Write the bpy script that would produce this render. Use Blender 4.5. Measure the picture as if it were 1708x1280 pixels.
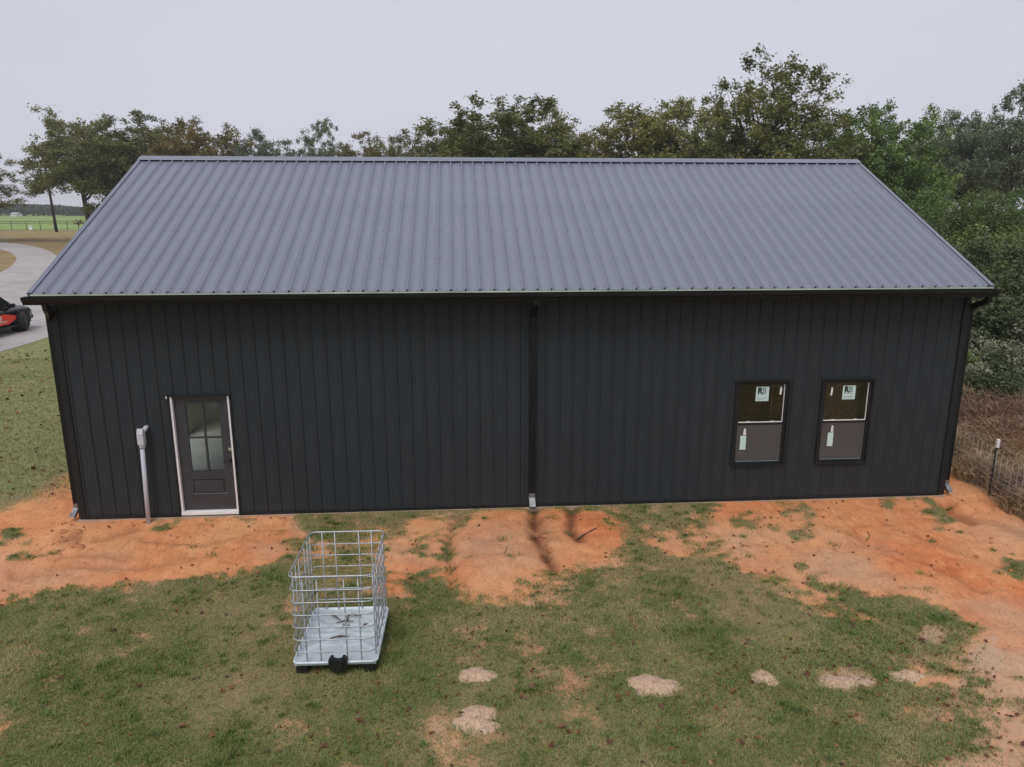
import bpy, bmesh, math, random
import numpy as np
from mathutils import Vector, Matrix

for o in list(bpy.data.objects): bpy.data.objects.remove(o)
SC = bpy.context.scene
COL = SC.collection
rad = math.radians

# ------------------------------------------------------------------ camera
PITCH, YAW = 0.23140, 0.0730
CAM = np.array([6.4235, -12.1375, 5.080])
FPX, PW, PH = 1231.83, 1708.0, 1280.0
cam_d = bpy.data.cameras.new('camera'); cam = bpy.data.objects.new('camera', cam_d); COL.objects.link(cam)
cam.location = CAM
cam.rotation_euler = (math.pi/2-PITCH, 0.0, -YAW)
cam_d.sensor_fit = 'HORIZONTAL'; cam_d.sensor_width = 36.0; cam_d.lens = 36.0*FPX/PW
cam_d.clip_start = 0.1; cam_d.clip_end = 6000
SC.camera = cam

# ------------------------------------------------------------------ overcast sky, soft sun, exposure
SUN_EL, SUN_AZ = 58.0, 205.0       # azimuth clockwise from +Y: behind the camera, a little to its left
world = bpy.data.worlds.new('World'); SC.world = world; world.use_nodes = True
wn = world.node_tree.nodes; wl = world.node_tree.links
for n in list(wn): wn.remove(n)
w_out = wn.new('ShaderNodeOutputWorld'); w_bg = wn.new('ShaderNodeBackground')
sky = wn.new('ShaderNodeTexSky'); sky.sky_type = 'NISHITA'; sky.sun_disc = False
sky.sun_elevation = rad(SUN_EL); sky.sun_rotation = rad(SUN_AZ)
sky.air_density = 1.0; sky.dust_density = 6.0; sky.ozone_density = 1.0
w_co = wn.new('ShaderNodeTexCoord')
w_map = wn.new('ShaderNodeMapping'); w_map.inputs['Scale'].default_value = (1.0, 1.0, 3.0)
w_noi = wn.new('ShaderNodeTexNoise'); w_noi.inputs['Scale'].default_value = 1.3; w_noi.inputs['Detail'].default_value = 4
w_rmp = wn.new('ShaderNodeValToRGB')                      # the even cloud sheet, barely mottled
w_rmp.color_ramp.elements[0].position = 0.25; w_rmp.color_ramp.elements[0].color = (6.05, 6.18, 7.05, 1)
w_rmp.color_ramp.elements[1].position = 0.75; w_rmp.color_ramp.elements[1].color = (6.95, 7.05, 7.90, 1)
w_mix = wn.new('ShaderNodeMix'); w_mix.data_type = 'RGBA'; w_mix.inputs[0].default_value = 0.93
wl.new(w_co.outputs['Generated'], w_map.inputs[0]); wl.new(w_map.outputs[0], w_noi.inputs['Vector'])
wl.new(w_noi.outputs[0], w_rmp.inputs[0])
wl.new(sky.outputs[0], w_mix.inputs[6]); wl.new(w_rmp.outputs[0], w_mix.inputs[7])
wl.new(w_mix.outputs[2], w_bg.inputs[0]); w_bg.inputs[1].default_value = 0.092
wl.new(w_bg.outputs[0], w_out.inputs[0])
sun_d = bpy.data.lights.new('sun', 'SUN'); sun = bpy.data.objects.new('sun', sun_d); COL.objects.link(sun)
sun_d.energy = 1.5; sun_d.angle = rad(28); sun_d.color = (1.0, 0.97, 0.92)
_d = Vector((math.sin(rad(SUN_AZ))*math.cos(rad(SUN_EL)), math.cos(rad(SUN_AZ))*math.cos(rad(SUN_EL)), math.sin(rad(SUN_EL))))
sun.rotation_euler = _d.to_track_quat('Z', 'Y').to_euler(); sun.location = (0, -20, 40)
SC.view_settings.view_transform = 'Standard'; SC.view_settings.look = 'None'
SC.view_settings.exposure = 0.14; SC.view_settings.gamma = 1.0; SC.view_settings.use_curve_mapping = False
SC.render.engine = 'CYCLES'
SC.cycles.max_bounces = 8; SC.cycles.transparent_max_bounces = 16
SC.cycles.use_denoising = True

# ------------------------------------------------------------------ pixel helpers (directions only)
_cp, _sp, _cw, _sw = math.cos(PITCH), math.sin(PITCH), math.cos(YAW), math.sin(YAW)
FW = np.array([_sw*_cp, _cw*_cp, -_sp]); RT = np.array([_cw, -_sw, 0.0]); UP = np.cross(RT, FW)
def ray(u, v): return FW + RT*(u-PW/2)/FPX + UP*(PH/2-v)/FPX
def at_z(u, v, z): d = ray(u, v); return CAM + d*(z-CAM[2])/d[2]
def at_depth(u, v, dep): return CAM + ray(u, v)*dep
def to_px(P):
    d = np.asarray(P, float) - CAM
    c = d@FW
    return PW/2+FPX*(d@RT)/c, PH/2-FPX*(d@UP)/c
def hbase(y):                                             # broad shape of the ground, level along x
    return np.interp(y, [-400, -60, -9, -6, -3.5, 0.0, 1.0, 9, 25, 110, 140, 450, 3000],
                        [-1.2, -.8, -.40, -.32, -.25, -.038, -.03, -.05, 0, 1.2, 1.2, 1.2, 1.2])

# ------------------------------------------------------------------ objects and meshes
def props(o, label=None, cat=None, group=None, kind=None):
    if label: o['label'] = label
    if cat: o['category'] = cat
    if group: o['group'] = group
    if kind: o['kind'] = kind
    return o
def empty(name, loc, label, cat, group=None, rz=0.0):
    o = bpy.data.objects.new(name, None); COL.objects.link(o)
    o.location = loc; o.rotation_euler = (0, 0, rz); o.empty_display_size = 0.2
    return props(o, label, cat, group)
def link(name, me, parent=None, loc=(0, 0, 0), rot=(0, 0, 0)):
    o = bpy.data.objects.new(name, me); COL.objects.link(o)
    o.parent = parent; o.location = loc; o.rotation_euler = rot
    return o
def np_mesh(name, V, F, mats=(), smooth=False, mi=None):
    V = np.asarray(V, np.float32).reshape(-1, 3); F = np.asarray(F, np.int32); k = F.shape[1]
    me = bpy.data.meshes.new(name)
    me.vertices.add(len(V)); me.vertices.foreach_set('co', V.ravel())
    me.loops.add(F.size); me.loops.foreach_set('vertex_index', F.ravel())
    me.polygons.add(len(F)); me.polygons.foreach_set('loop_start', np.arange(0, F.size, k, dtype=np.int32))
    me.polygons.foreach_set('loop_total', np.full(len(F), k, np.int32))
    if smooth: me.polygons.foreach_set('use_smooth', np.ones(len(F), bool))
    if mi is not None: me.polygons.foreach_set('material_index', np.asarray(mi, np.int32))
    for m in mats: me.materials.append(m)
    me.update(calc_edges=True); me.validate()
    return me

class MB:
    """collects boxes, tubes, sweeps; build() makes one mesh object from them"""
    def __init__(s): s.v = []; s.f = []; s.m = []; s.sm = []; s.cur = 0
    def add(s, V, F, smooth=False):
        b = len(s.v); s.v += [tuple(map(float, p)) for p in V]
        for f in F: s.f.append([b+i for i in f]); s.m.append(s.cur); s.sm.append(smooth)
        return s
    def box(s, x0, x1, y0, y1, z0, z1):
        V = [(x, y, z) for x in (x0, x1) for y in (y0, y1) for z in (z0, z1)]
        return s.add(V, [(0, 1, 3, 2), (4, 6, 7, 5), (0, 4, 5, 1), (2, 3, 7, 6), (0, 2, 6, 4), (1, 5, 7, 3)])
    def bbox(s, x0, x1, y0, y1, z0, z1, bv=0.005):         # box with bevelled edges
        bm = bmesh.new(); bmesh.ops.create_cube(bm, size=1)
        for q in bm.verts: q.co = Vector(((x0+x1)/2+q.co.x*(x1-x0), (y0+y1)/2+q.co.y*(y1-y0), (z0+z1)/2+q.co.z*(z1-z0)))
        bmesh.ops.bevel(bm, geom=list(bm.edges), offset=bv, segments=2, profile=0.6, affect='EDGES')
        return s.bm(bm)
    def bm(s, bm, smooth=False):
        bm.verts.ensure_lookup_table(); bm.verts.index_update()
        s.add([q.co[:] for q in bm.verts], [[q.index for q in f.verts] for f in bm.faces], smooth); bm.free(); return s
    def tube(s, P, R, n=8, cap=True, smooth=True):
        P = [np.asarray(p, float) for p in P]
        if not hasattr(R, '__len__'): R = [R]*len(P)
        V = []; ref = None
        for i, p in enumerate(P):
            t = P[min(i+1, len(P)-1)]-P[max(i-1, 0)]; t = t/(np.linalg.norm(t)+1e-9)
            if ref is None: ref = np.array([0, 0, 1.0]) if abs(t[2]) < .9 else np.array([1.0, 0, 0])
            a = np.cross(t, ref); a /= np.linalg.norm(a)+1e-9; b = np.cross(a, t); ref = b
            for k in range(n):
                q = 2*math.pi*k/n; V.append(p+R[i]*(math.cos(q)*a+math.sin(q)*b))
        F = [(i*n+k, i*n+(k+1) % n, (i+1)*n+(k+1) % n, (i+1)*n+k) for i in range(len(P)-1) for k in range(n)]
        s.add(V, F, smooth)
        if cap:
            b = len(s.v)-len(V); m = len(P)-1
            s.f.append([b+k for k in range(n)][::-1]); s.m.append(s.cur); s.sm.append(False)
            s.f.append([b+m*n+k for k in range(n)]); s.m.append(s.cur); s.sm.append(False)
        return s
    def ring(s, P, r, n=6):                               # closed tube
        P = [np.asarray(p, float) for p in P]; N = len(P); V = []
        for i in range(N):
            t = P[(i+1) % N]-P[i-1]; t /= np.linalg.norm(t)
            a = np.cross(t, [0, 0, 1.0]); a /= np.linalg.norm(a); b = np.cross(a, t)
            V += [P[i]+r*(math.cos(2*math.pi*k/n)*a+math.sin(2*math.pi*k/n)*b) for k in range(n)]
        return s.add(V, [(i*n+k, i*n+(k+1) % n, ((i+1) % N)*n+(k+1) % n, ((i+1) % N)*n+k) for i in range(N) for k in range(n)], True)
    def sweep(s, P, prof, side, cap=True):                # profile (a,b) swept along P; 'side' is the fixed a axis
        P = [np.asarray(p, float) for p in P]; side = np.asarray(side, float); V = []; n = len(prof)
        for i, p in enumerate(P):
            t0 = P[i]-P[i-1] if i else P[1]-P[0]; t1 = P[i+1]-P[i] if i < len(P)-1 else t0
            t0 = t0/np.linalg.norm(t0); t1 = t1/np.linalg.norm(t1)
            t = t0+t1; t /= np.linalg.norm(t); k = 1/max(.5, float(t@t0))
            sd = side-t*float(side@t); sd /= np.linalg.norm(sd); nb = np.cross(t, sd)
            V += [p+sd*a+nb*b*k for a, b in prof]
        F = [(i*n+k, i*n+(k+1) % n, (i+1)*n+(k+1) % n, (i+1)*n+k) for i in range(len(P)-1) for k in range(n)]
        if cap: F += [tuple(range(n))[::-1], tuple((len(P)-1)*n+k for k in range(n))]
        return s.add(V, F)
    def prism(s, poly, axis, a0, a1):                     # polygon in the two other axes extruded along axis
        def pt(p, a):
            return (a, p[0], p[1]) if axis == 0 else (p[0], a, p[1]) if axis == 1 else (p[0], p[1], a)
        n = len(poly); V = [pt(p, a0) for p in poly]+[pt(p, a1) for p in poly]
        return s.add(V, [tuple(range(n))[::-1], tuple(range(n, 2*n))]+[(i, (i+1) % n, n+(i+1) % n, n+i) for i in range(n)])
    def mesh(s, name, mats, org=(0, 0, 0)):
        me = bpy.data.meshes.new(name)
        me.from_pydata([(p[0]-org[0], p[1]-org[1], p[2]-org[2]) for p in s.v], [], s.f)
        for m in (mats if isinstance(mats, (list, tuple)) else [mats]): me.materials.append(m)
        me.polygons.foreach_set('material_index', s.m); me.polygons.foreach_set('use_smooth', s.sm)
        bm = bmesh.new(); bm.from_mesh(me); bmesh.ops.recalc_face_normals(bm, faces=bm.faces); bm.to_mesh(me); bm.free()
        me.update(); return me
    def build(s, name, mats, parent=None, org=None):
        if org is None:
            r = parent
            while r is not None and r.parent is not None: r = r.parent
            org = r.location if r is not None else (0, 0, 0)
        return link(name, s.mesh(name, mats, org), parent)

# ------------------------------------------------------------------ materials
def new_mat(name):
    m = bpy.data.materials.new(name); m.use_nodes = True
    nt = m.node_tree; return m, nt, nt.nodes['Principled BSDF']
def nd(nt, typ, **kw):
    n = nt.nodes.new(typ)
    for k, v in kw.items():
        if k in n.inputs.keys(): n.inputs[k].default_value = v
        else: setattr(n, k, v)
    return n
def ramp(nt, fac, stops):
    r = nt.nodes.new('ShaderNodeValToRGB'); e = r.color_ramp.elements
    while len(e) < len(stops): e.new(0.5)
    for q, (p, c) in zip(e, stops):
        q.position = p; q.color = (c[0], c[1], c[2], 1) if hasattr(c, '__len__') else (c, c, c, 1)
    nt.links.new(fac, r.inputs[0]); return r.outputs[0]
def mixc(nt, fac, a, b, mode='MIX'):
    m = nt.nodes.new('ShaderNodeMix'); m.data_type = 'RGBA'; m.blend_type = mode
    for i, x in ((0, fac), (6, a), (7, b)):
        if hasattr(x, 'links') or isinstance(x, bpy.types.NodeSocket): nt.links.new(x, m.inputs[i])
        elif i == 0: m.inputs[0].default_value = x
        else: m.inputs[i].default_value = (*x, 1)
    return m.outputs[2]
def math_(nt, op, a, b=0.0, clamp=False):
    m = nt.nodes.new('ShaderNodeMath'); m.operation = op; m.use_clamp = clamp
    for i, x in enumerate((a, b)):
        if isinstance(x, bpy.types.NodeSocket): nt.links.new(x, m.inputs[i])
        else: m.inputs[i].default_value = x
    return m.outputs[0]
def noise(nt, scale, detail=4, rough=.55, vec=None, stretch=None, out=0):
    n = nd(nt, 'ShaderNodeTexNoise', Scale=scale, Detail=detail, Roughness=rough)
    if vec is None: vec = nt.nodes.new('ShaderNodeTexCoord').outputs['Object']
    if stretch:
        mp = nt.nodes.new('ShaderNodeMapping'); mp.inputs['Scale'].default_value = stretch
        nt.links.new(vec, mp.inputs[0]); vec = mp.outputs[0]
    nt.links.new(vec, n.inputs['Vector']); return n.outputs[out]
def bump(nt, b, h, strength=.3, dist=.01):
    q = nd(nt, 'ShaderNodeBump', Strength=strength, Distance=dist)
    nt.links.new(h, q.inputs['Height']); nt.links.new(q.outputs[0], b.inputs['Normal'])
def simple(name, col, rough=.5, metal=0.0, var=.15, scale=3.0, spec=.5, bmp=0.0, bscale=60, stretch=None):
    m, nt, b = new_mat(name)
    f = noise(nt, scale, 5, stretch=stretch)
    lo = [c*(1-var) for c in col]; hi = [min(1, c*(1+var)) for c in col]
    nt.links.new(ramp(nt, f, [(.3, lo), (.7, hi)]), b.inputs['Base Color'])
    rr = ramp(nt, noise(nt, scale*2.3, 3, stretch=stretch), [(.3, max(0, rough-.08)), (.7, min(1, rough+.08))])
    nt.links.new(rr, b.inputs['Roughness'])
    b.inputs['Metallic'].default_value = metal; b.inputs['Specular IOR Level'].default_value = spec
    if bmp: bump(nt, b, noise(nt, bscale, 4), bmp, .004)
    return m
M = {}
def panel_mat(name, col, rough, dust, stretch, oil, spec=.5, splash=False):
    """painted sheet steel: faint oil-canning, dust streaks down the sheet"""
    m, nt, b = new_mat(name)
    big = noise(nt, .8, 3); streak = noise(nt, 7.0, 5, .6, stretch=stretch); fine = noise(nt, 55, 3, .6, stretch=stretch)
    c = mixc(nt, ramp(nt, streak, [(.35, 0.0), (.75, .5)]), col, dust)
    c = mixc(nt, ramp(nt, fine, [(.4, 0.0), (.8, .22)]), c, dust)
    c = mixc(nt, ramp(nt, big, [(.35, 0.0), (.7, .25)]), c, [x*.8 for x in col])
    ra = nt.nodes.new('ShaderNodeObjectInfo').outputs['Random']
    c = mixc(nt, math_(nt, 'MULTIPLY', ra, .07), c, dust)
    if splash:                                             # clay splashed up the foot of the wall
        sx = nt.nodes.new('ShaderNodeSeparateXYZ'); nt.links.new(nt.nodes.new('ShaderNodeTexCoord').outputs['Object'], sx.inputs[0])
        up = math_(nt, 'SUBTRACT', 1.0, math_(nt, 'MULTIPLY', sx.outputs[2], 3.2), True)
        sp = ramp(nt, noise(nt, 40, 5, .75), [(.52, 0.0), (.72, .55)])
        c = mixc(nt, math_(nt, 'MULTIPLY', math_(nt, 'MULTIPLY', up, up), sp), c, (.30, .13, .06))
    nt.links.new(c, b.inputs['Base Color'])
    nt.links.new(ramp(nt, streak, [(.3, rough-.06), (.7, rough+.1)]), b.inputs['Roughness'])
    b.inputs['Specular IOR Level'].default_value = spec
    bump(nt, b, noise(nt, 2.2, 2, stretch=oil), .16, .02)
    return m
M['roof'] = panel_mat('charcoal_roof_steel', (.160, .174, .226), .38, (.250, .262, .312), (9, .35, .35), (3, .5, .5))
M['wall'] = panel_mat('black_wall_steel', (.0200, .0262, .0308), .55, (.036, .043, .049), (9, 9, .25), (3, 3, .5), .3, True)
M['trim'] = simple('black_trim', (.014, .0155, .017), .45, var=.2, spec=.3)
M['gutter'] = simple('black_gutter', (.011, .0125, .013), .42, var=.25, scale=2, spec=.2)
M['film'] = simple('pale_green_film', (.36, .42, .33), .4, var=.3, scale=1.2)
M['galv'] = simple('galvanised_steel', (.52, .54, .56), .42, .75, var=.14, scale=25)
M['outlet'] = simple('worn_outlet_steel', (.20, .21, .22), .4, .5, var=.3, scale=20)
M['white'] = simple('white_pvc', (.78, .78, .78), .45, var=.06, scale=6)
M['grey_pvc'] = simple('grey_pvc', (.50, .52, .57), .5, var=.08, scale=6)
M['door'] = simple('charcoal_door_paint', (.042, .043, .050), .42, var=.12, scale=5)
M['handle'] = simple('black_lever', (.01, .01, .01), .3)
M['nickel'] = simple('satin_nickel', (.72, .72, .72), .25, .9, var=.05)
M['concrete'] = simple('concrete', (.38, .29, .22), .8, var=.2, scale=4, bmp=.3)
M['floor_concrete'] = simple('slab_concrete', (.56, .56, .53), .7, var=.15, scale=1.2)
M['liner'] = simple('liner_panel', (.62, .62, .59), .6, var=.1)
M['osb'] = simple('wood_sheathing', (.27, .14, .08), .8, var=.35, scale=14)
M['stud'] = simple('pine_stud', (.42, .27, .13), .75, var=.2, scale=8)
M['screw'] = simple('screw_head', (.05, .052, .062), .45, .3)
M['white_line'] = simple('white_sash_edge', (.75, .75, .73), .5, var=.05)
M['sticker'] = simple('pale_sticker', (.55, .72, .68), .5, var=.05)
M['ink'] = simple('sticker_ink', (.015, .03, .03), .6)
M['ink_grey'] = simple('sticker_grey_ink', (.17, .22, .22), .6)
M['tag'] = simple('white_tag', (.72, .74, .74), .6, var=.08)
M['cage'] = simple('dull_cage_steel', (.40, .42, .44), .5, .65, var=.2, scale=25)
M['tray'] = simple('pale_grey_tray', (.54, .60, .64), .45, .15, var=.10, scale=9, bmp=.15, bscale=25)
M['black_plastic'] = simple('black_plastic', (.012, .012, .013), .45)
M['bark'] = simple('oak_bark', (.085, .075, .065), .9, var=.4, scale=5, bmp=.6, bscale=20)
M['pole'] = simple('creosoted_pole', (.035, .027, .022), .85, var=.3)
M['rust'] = simple('rusted_pipe', (.06, .05, .042), .8, var=.3)
M['tpost'] = simple('dark_t_post', (.03, .033, .03), .7, var=.3)
M['wire'] = simple('fence_wire', (.45, .45, .44), .5, .6)
M['car'] = simple('black_car_paint', (.008, .008, .010), .16, var=.1, spec=.7)
M['car_glass'] = simple('dark_car_glass', (.02, .023, .025), .06, var=.05)
M['tyre'] = simple('tyre_rubber', (.025, .025, .025), .85, var=.25, scale=12)
M['rim'] = simple('dark_alloy', (.10, .10, .11), .35, .8)
M['red'] = simple('red_vinyl', (.88, .06, .04), .35, var=.05)
M['lamp_red'] = simple('tail_lens', (.35, .01, .01), .15)
M['lamp_clear'] = simple('lamp_lens', (.55, .57, .6), .1)
M['twig'] = simple('dead_twig', (.09, .065, .045), .9, var=.4, scale=30)

def glass_mat(name, tint, refl_rough=.03):
    m = bpy.data.materials.new(name); m.use_nodes = True; nt = m.node_tree; nt.nodes.clear()
    out = nt.nodes.new('ShaderNodeOutputMaterial'); mx = nt.nodes.new('ShaderNodeMixShader')
    tr = nd(nt, 'ShaderNodeBsdfTransparent', Color=(*tint, 1)); gl = nd(nt, 'ShaderNodeBsdfGlossy', Roughness=refl_rough)
    fr = nd(nt, 'ShaderNodeFresnel', IOR=1.55)
    nt.links.new(fr.outputs[0], mx.inputs[0]); nt.links.new(tr.outputs[0], mx.inputs[1]); nt.links.new(gl.outputs[0], mx.inputs[2])
    nt.links.new(mx.outputs[0], out.inputs[0]); return m
M['glass'] = glass_mat('window_glass', (.82, .86, .83))
def screen_mat():
    m = bpy.data.materials.new('insect_screen'); m.use_nodes = True; nt = m.node_tree; nt.nodes.clear()
    out = nt.nodes.new('ShaderNodeOutputMaterial'); mx = nd(nt, 'ShaderNodeMixShader', Fac=.55)
    tr = nt.nodes.new('ShaderNodeBsdfTransparent'); df = nd(nt, 'ShaderNodeBsdfDiffuse', Color=(.13, .125, .12, 1))
    nt.links.new(tr.outputs[0], mx.inputs[1]); nt.links.new(df.outputs[0], mx.inputs[2]); nt.links.new(mx.outputs[0], out.inputs[0]); return m
M['screen'] = screen_mat()

def leaf_mat(name, stops, hue=.5, transl=.25, big=.35, rough=.6):
    """leaves: colour differs from leaf to leaf and from bough to bough"""
    m, nt, b = new_mat(name)
    isl = nt.nodes.new('ShaderNodeNewGeometry').outputs['Random Per Island']
    f = noise(nt, big, 3)
    f = math_(nt, 'ADD', math_(nt, 'MULTIPLY', isl, .55), math_(nt, 'MULTIPLY', math_(nt, 'SUBTRACT', f, .5), 1.6))
    f = math_(nt, 'ADD', f, .22)
    ra = nt.nodes.new('ShaderNodeObjectInfo').outputs['Random']
    f = math_(nt, 'ADD', f, math_(nt, 'MULTIPLY', math_(nt, 'SUBTRACT', ra, .5), .35), True)
    c = ramp(nt, f, stops)
    nt.links.new(c, b.inputs['Base Color']); b.inputs['Roughness'].default_value = rough
    b.inputs['Specular IOR Level'].default_value = .25
    t = nd(nt, 'ShaderNodeBsdfTranslucent'); nt.links.new(c, t.inputs[0])
    mx = nd(nt, 'ShaderNodeMixShader', Fac=transl); out = nt.nodes['Material Output']
    nt.links.new(b.outputs[0], mx.inputs[1]); nt.links.new(t.outputs[0], mx.inputs[2]); nt.links.new(mx.outputs[0], out.inputs[0])
    return m
M['oak'] = leaf_mat('oak_leaves', [(.0, (0.079, 0.097, 0.035)), (.45, (0.166, 0.182, 0.064)), (.75, (0.251, 0.250, 0.088)), (1, (0.370, 0.305, 0.113))])
M['oak_autumn'] = leaf_mat('turning_oak_leaves', [(.0, (0.075, 0.078, 0.032)), (.4, (0.161, 0.149, 0.057)), (.7, (0.241, 0.190, 0.069)), (1, (0.345, 0.196, 0.081))])
M['green_tree'] = leaf_mat('green_tree_leaves', [(.0, (0.073, 0.124, 0.046)), (.45, (0.136, 0.214, 0.066)), (.8, (0.206, 0.290, 0.083)), (1, (0.311, 0.346, 0.103))])
M['grey_tree'] = leaf_mat('grey_green_leaves', [(.0, (0.090, 0.115, 0.070)), (.5, (0.159, 0.199, 0.115)), (1, (0.277, 0.313, 0.198))])
M['vine'] = leaf_mat('vine_leaves', [(.0, (0.044, 0.069, 0.025)), (.4, (0.100, 0.144, 0.045)), (.75, (0.181, 0.231, 0.069)), (1, (0.325, 0.338, 0.125))], big=.8)
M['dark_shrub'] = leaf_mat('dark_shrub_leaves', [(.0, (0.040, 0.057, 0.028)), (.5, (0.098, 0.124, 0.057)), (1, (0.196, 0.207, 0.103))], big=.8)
M['grey_brush'] = leaf_mat('grey_brush', [(.0, (.13, .15, .10)), (.5, (.26, .28, .19)), (1, (.46, .46, .34))], big=.9)
M['brown_brush'] = leaf_mat('brown_brush', [(.0, (0.149, 0.112, 0.087)), (.5, (0.323, 0.212, 0.149)), (1, (0.546, 0.347, 0.223))], big=.9)
M['dry_grass'] = leaf_mat('dry_grass', [(.0, (0.195, 0.146, 0.088)), (.5, (0.390, 0.282, 0.166)), (1, (0.663, 0.507, 0.312))], big=.9)
M['grass'] = leaf_mat('lawn_grass', [(.0, (.068, .108, .026)), (.32, (.145, .215, .054)), (.60, (.225, .285, .090)), (.82, (.36, .335, .145)), (1, (.52, .41, .23))], big=1.1, rough=.7)
M['side_grass'] = leaf_mat('dry_lawn_grass', [(.0, (.12, .15, .055)), (.4, (.20, .225, .095)), (.75, (.30, .28, .14)), (1, (.42, .35, .22))], big=.5, rough=.7)
M['litter'] = leaf_mat('fallen_leaves', [(.0, (.05, .022, .015)), (.45, (.14, .055, .03)), (.8, (.26, .12, .06)), (1, (.42, .28, .17))], big=1.5, transl=.1)
M['far_wood'] = leaf_mat('far_wood', [(.0, (.045, .055, .035)), (.5, (.075, .085, .05)), (1, (.12, .12, .07))], big=.05)

def soil_mat(name, attr):
    """clay, thatch and sand laid out by the 'cover' attribute (R grass, G pale sand, B damp or dark)"""
    m, nt, b = new_mat(name)
    at = nd(nt, 'ShaderNodeAttribute', attribute_name='cover'); sp = nt.nodes.new('ShaderNodeSeparateColor')
    nt.links.new(at.outputs['Color'], sp.inputs[0])
    co = nt.nodes.new('ShaderNodeTexCoord').outputs['Object']
    n1 = noise(nt, .55, 5, .6, co); n2 = noise(nt, 3.5, 6, .65, co); n3 = noise(nt, 24, 5, .7, co); n4 = noise(nt, 110, 3, .7, co)
    clay = ramp(nt, n2, [(.25, (.46, .130, .050)), (.5, (.66, .225, .088)), (.75, (.78, .325, .140))])
    clay = mixc(nt, ramp(nt, n1, [(.35, 0.0), (.65, .75)]), clay, (.76, .40, .19))
    clay = mixc(nt, ramp(nt, n3, [(.30, .75), (.46, 0.0)]), clay, (.36, .12, .05))
    clay = mixc(nt, ramp(nt, n4, [(.62, 0.0), (.78, .5)]), clay, (.72, .46, .29))
    n5 = noise(nt, 5, 6, .7, co, stretch=(2.6, .55, 1)); n6 = noise(nt, 46, 4, .75, co)
    clay = mixc(nt, ramp(nt, n5, [(.30, .7), (.45, 0.0)]), clay, (.44, .15, .06))
    clay = mixc(nt, ramp(nt, n5, [(.58, 0.0), (.72, .55)]), clay, (.80, .47, .25))
    clay = mixc(nt, ramp(nt, n6, [(.66, 0.0), (.72, .8)]), clay, (.24, .085, .04))
    sand = ramp(nt, n3, [(.3, (.46, .29, .18)), (.6, (.58, .40, .26)), (.8, (.64, .48, .34))])
    thatch = ramp(nt, n2, [(.25, (.10, .115, .042)), (.5, (.165, .165, .068)), (.75, (.29, .23, .12))])
    thatch = mixc(nt, ramp(nt, n1, [(.45, 0.0), (.6, .6)]), thatch, (.33, .235, .125))
    thatch = mixc(nt, ramp(nt, n3, [(.35, 0.0), (.7, .55)]), thatch, (.11, .15, .045))
    base = mixc(nt, sp.outputs[1], clay, sand)
    gfac = math_(nt, 'ADD', sp.outputs[0], math_(nt, 'MULTIPLY', math_(nt, 'SUBTRACT', n3, .5), 1.7))
    gfac = ramp(nt, gfac, [(.30, 0.0), (.85, .92)])
    base = mixc(nt, gfac, base, thatch)
    base = mixc(nt, sp.outputs[2], base, (.13, .042, .022))
    if attr:                                              # far zones: brown leaf litter
        at2 = nd(nt, 'ShaderNodeAttribute', attribute_name='zone'); s2 = nt.nodes.new('ShaderNodeSeparateColor')
        nt.links.new(at2.outputs['Color'], s2.inputs[0])
        nl = noise(nt, .9, 6, .65, co, stretch=(.5, 1.6, 1)); nm = noise(nt, .12, 4, .6, co)
        lit = ramp(nt, nl, [(.3, (.17, .12, .065)), (.5, (.27, .19, .105)), (.7, (.36, .27, .15))])
        lit = mixc(nt, ramp(nt, nm, [(.45, 0.0), (.62, .65)]), lit, (.27, .25, .10))
        base = mixc(nt, s2.outputs[0], base, lit)
        lawn = ramp(nt, n2, [(.3, (.16, .175, .07)), (.55, (.25, .25, .115)), (.75, (.38, .32, .18))])
        lawn = mixc(nt, ramp(nt, n1, [(.4, 0.0), (.65, .6)]), lawn, (.16, .20, .07))
        base = mixc(nt, s2.outputs[1], base, lawn)
    nt.links.new(base, b.inputs['Base Color'])
    b.inputs['Roughness'].default_value = .92; b.inputs['Specular IOR Level'].default_value = .15
    h = math_(nt, 'ADD', math_(nt, 'MULTIPLY', n3, .6), math_(nt, 'MULTIPLY', n4, .25))
    h = math_(nt, 'ADD', h, math_(nt, 'MULTIPLY', n5, .9))
    bump(nt, b, h, .8, .04)
    return m
M['soil'] = soil_mat('soil', True)
M['mound'] = simple('pale_sand', (.46, .325, .23), .95, var=.3, scale=30, spec=.1, bmp=.7, bscale=45)
M['clod'] = simple('clay_clod', (.46, .20, .095), .95, var=.3, scale=12, spec=.1, bmp=.6, bscale=40)
M['pasture'] = simple('pasture', (.22, .30, .085), .9, var=.18, scale=.05, spec=.1)
def gravel_mat():
    m, nt, b = new_mat('gravel_drive')
    co = nt.nodes.new('ShaderNodeTexCoord').outputs['Object']
    c = ramp(nt, noise(nt, .5, 6, .65, co), [(.3, (.30, .28, .275)), (.55, (.40, .375, .365)), (.75, (.47, .45, .43))])
    c = mixc(nt, ramp(nt, noise(nt, 9, 5, .7, co), [(.5, 0.0), (.75, .6)]), c, (.22, .205, .20))
    nt.links.new(c, b.inputs['Base Color']); b.inputs['Roughness'].default_value = .95
    bump(nt, b, noise(nt, 30, 4, .7, co), .5, .03); return m
M['gravel'] = gravel_mat()

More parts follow.
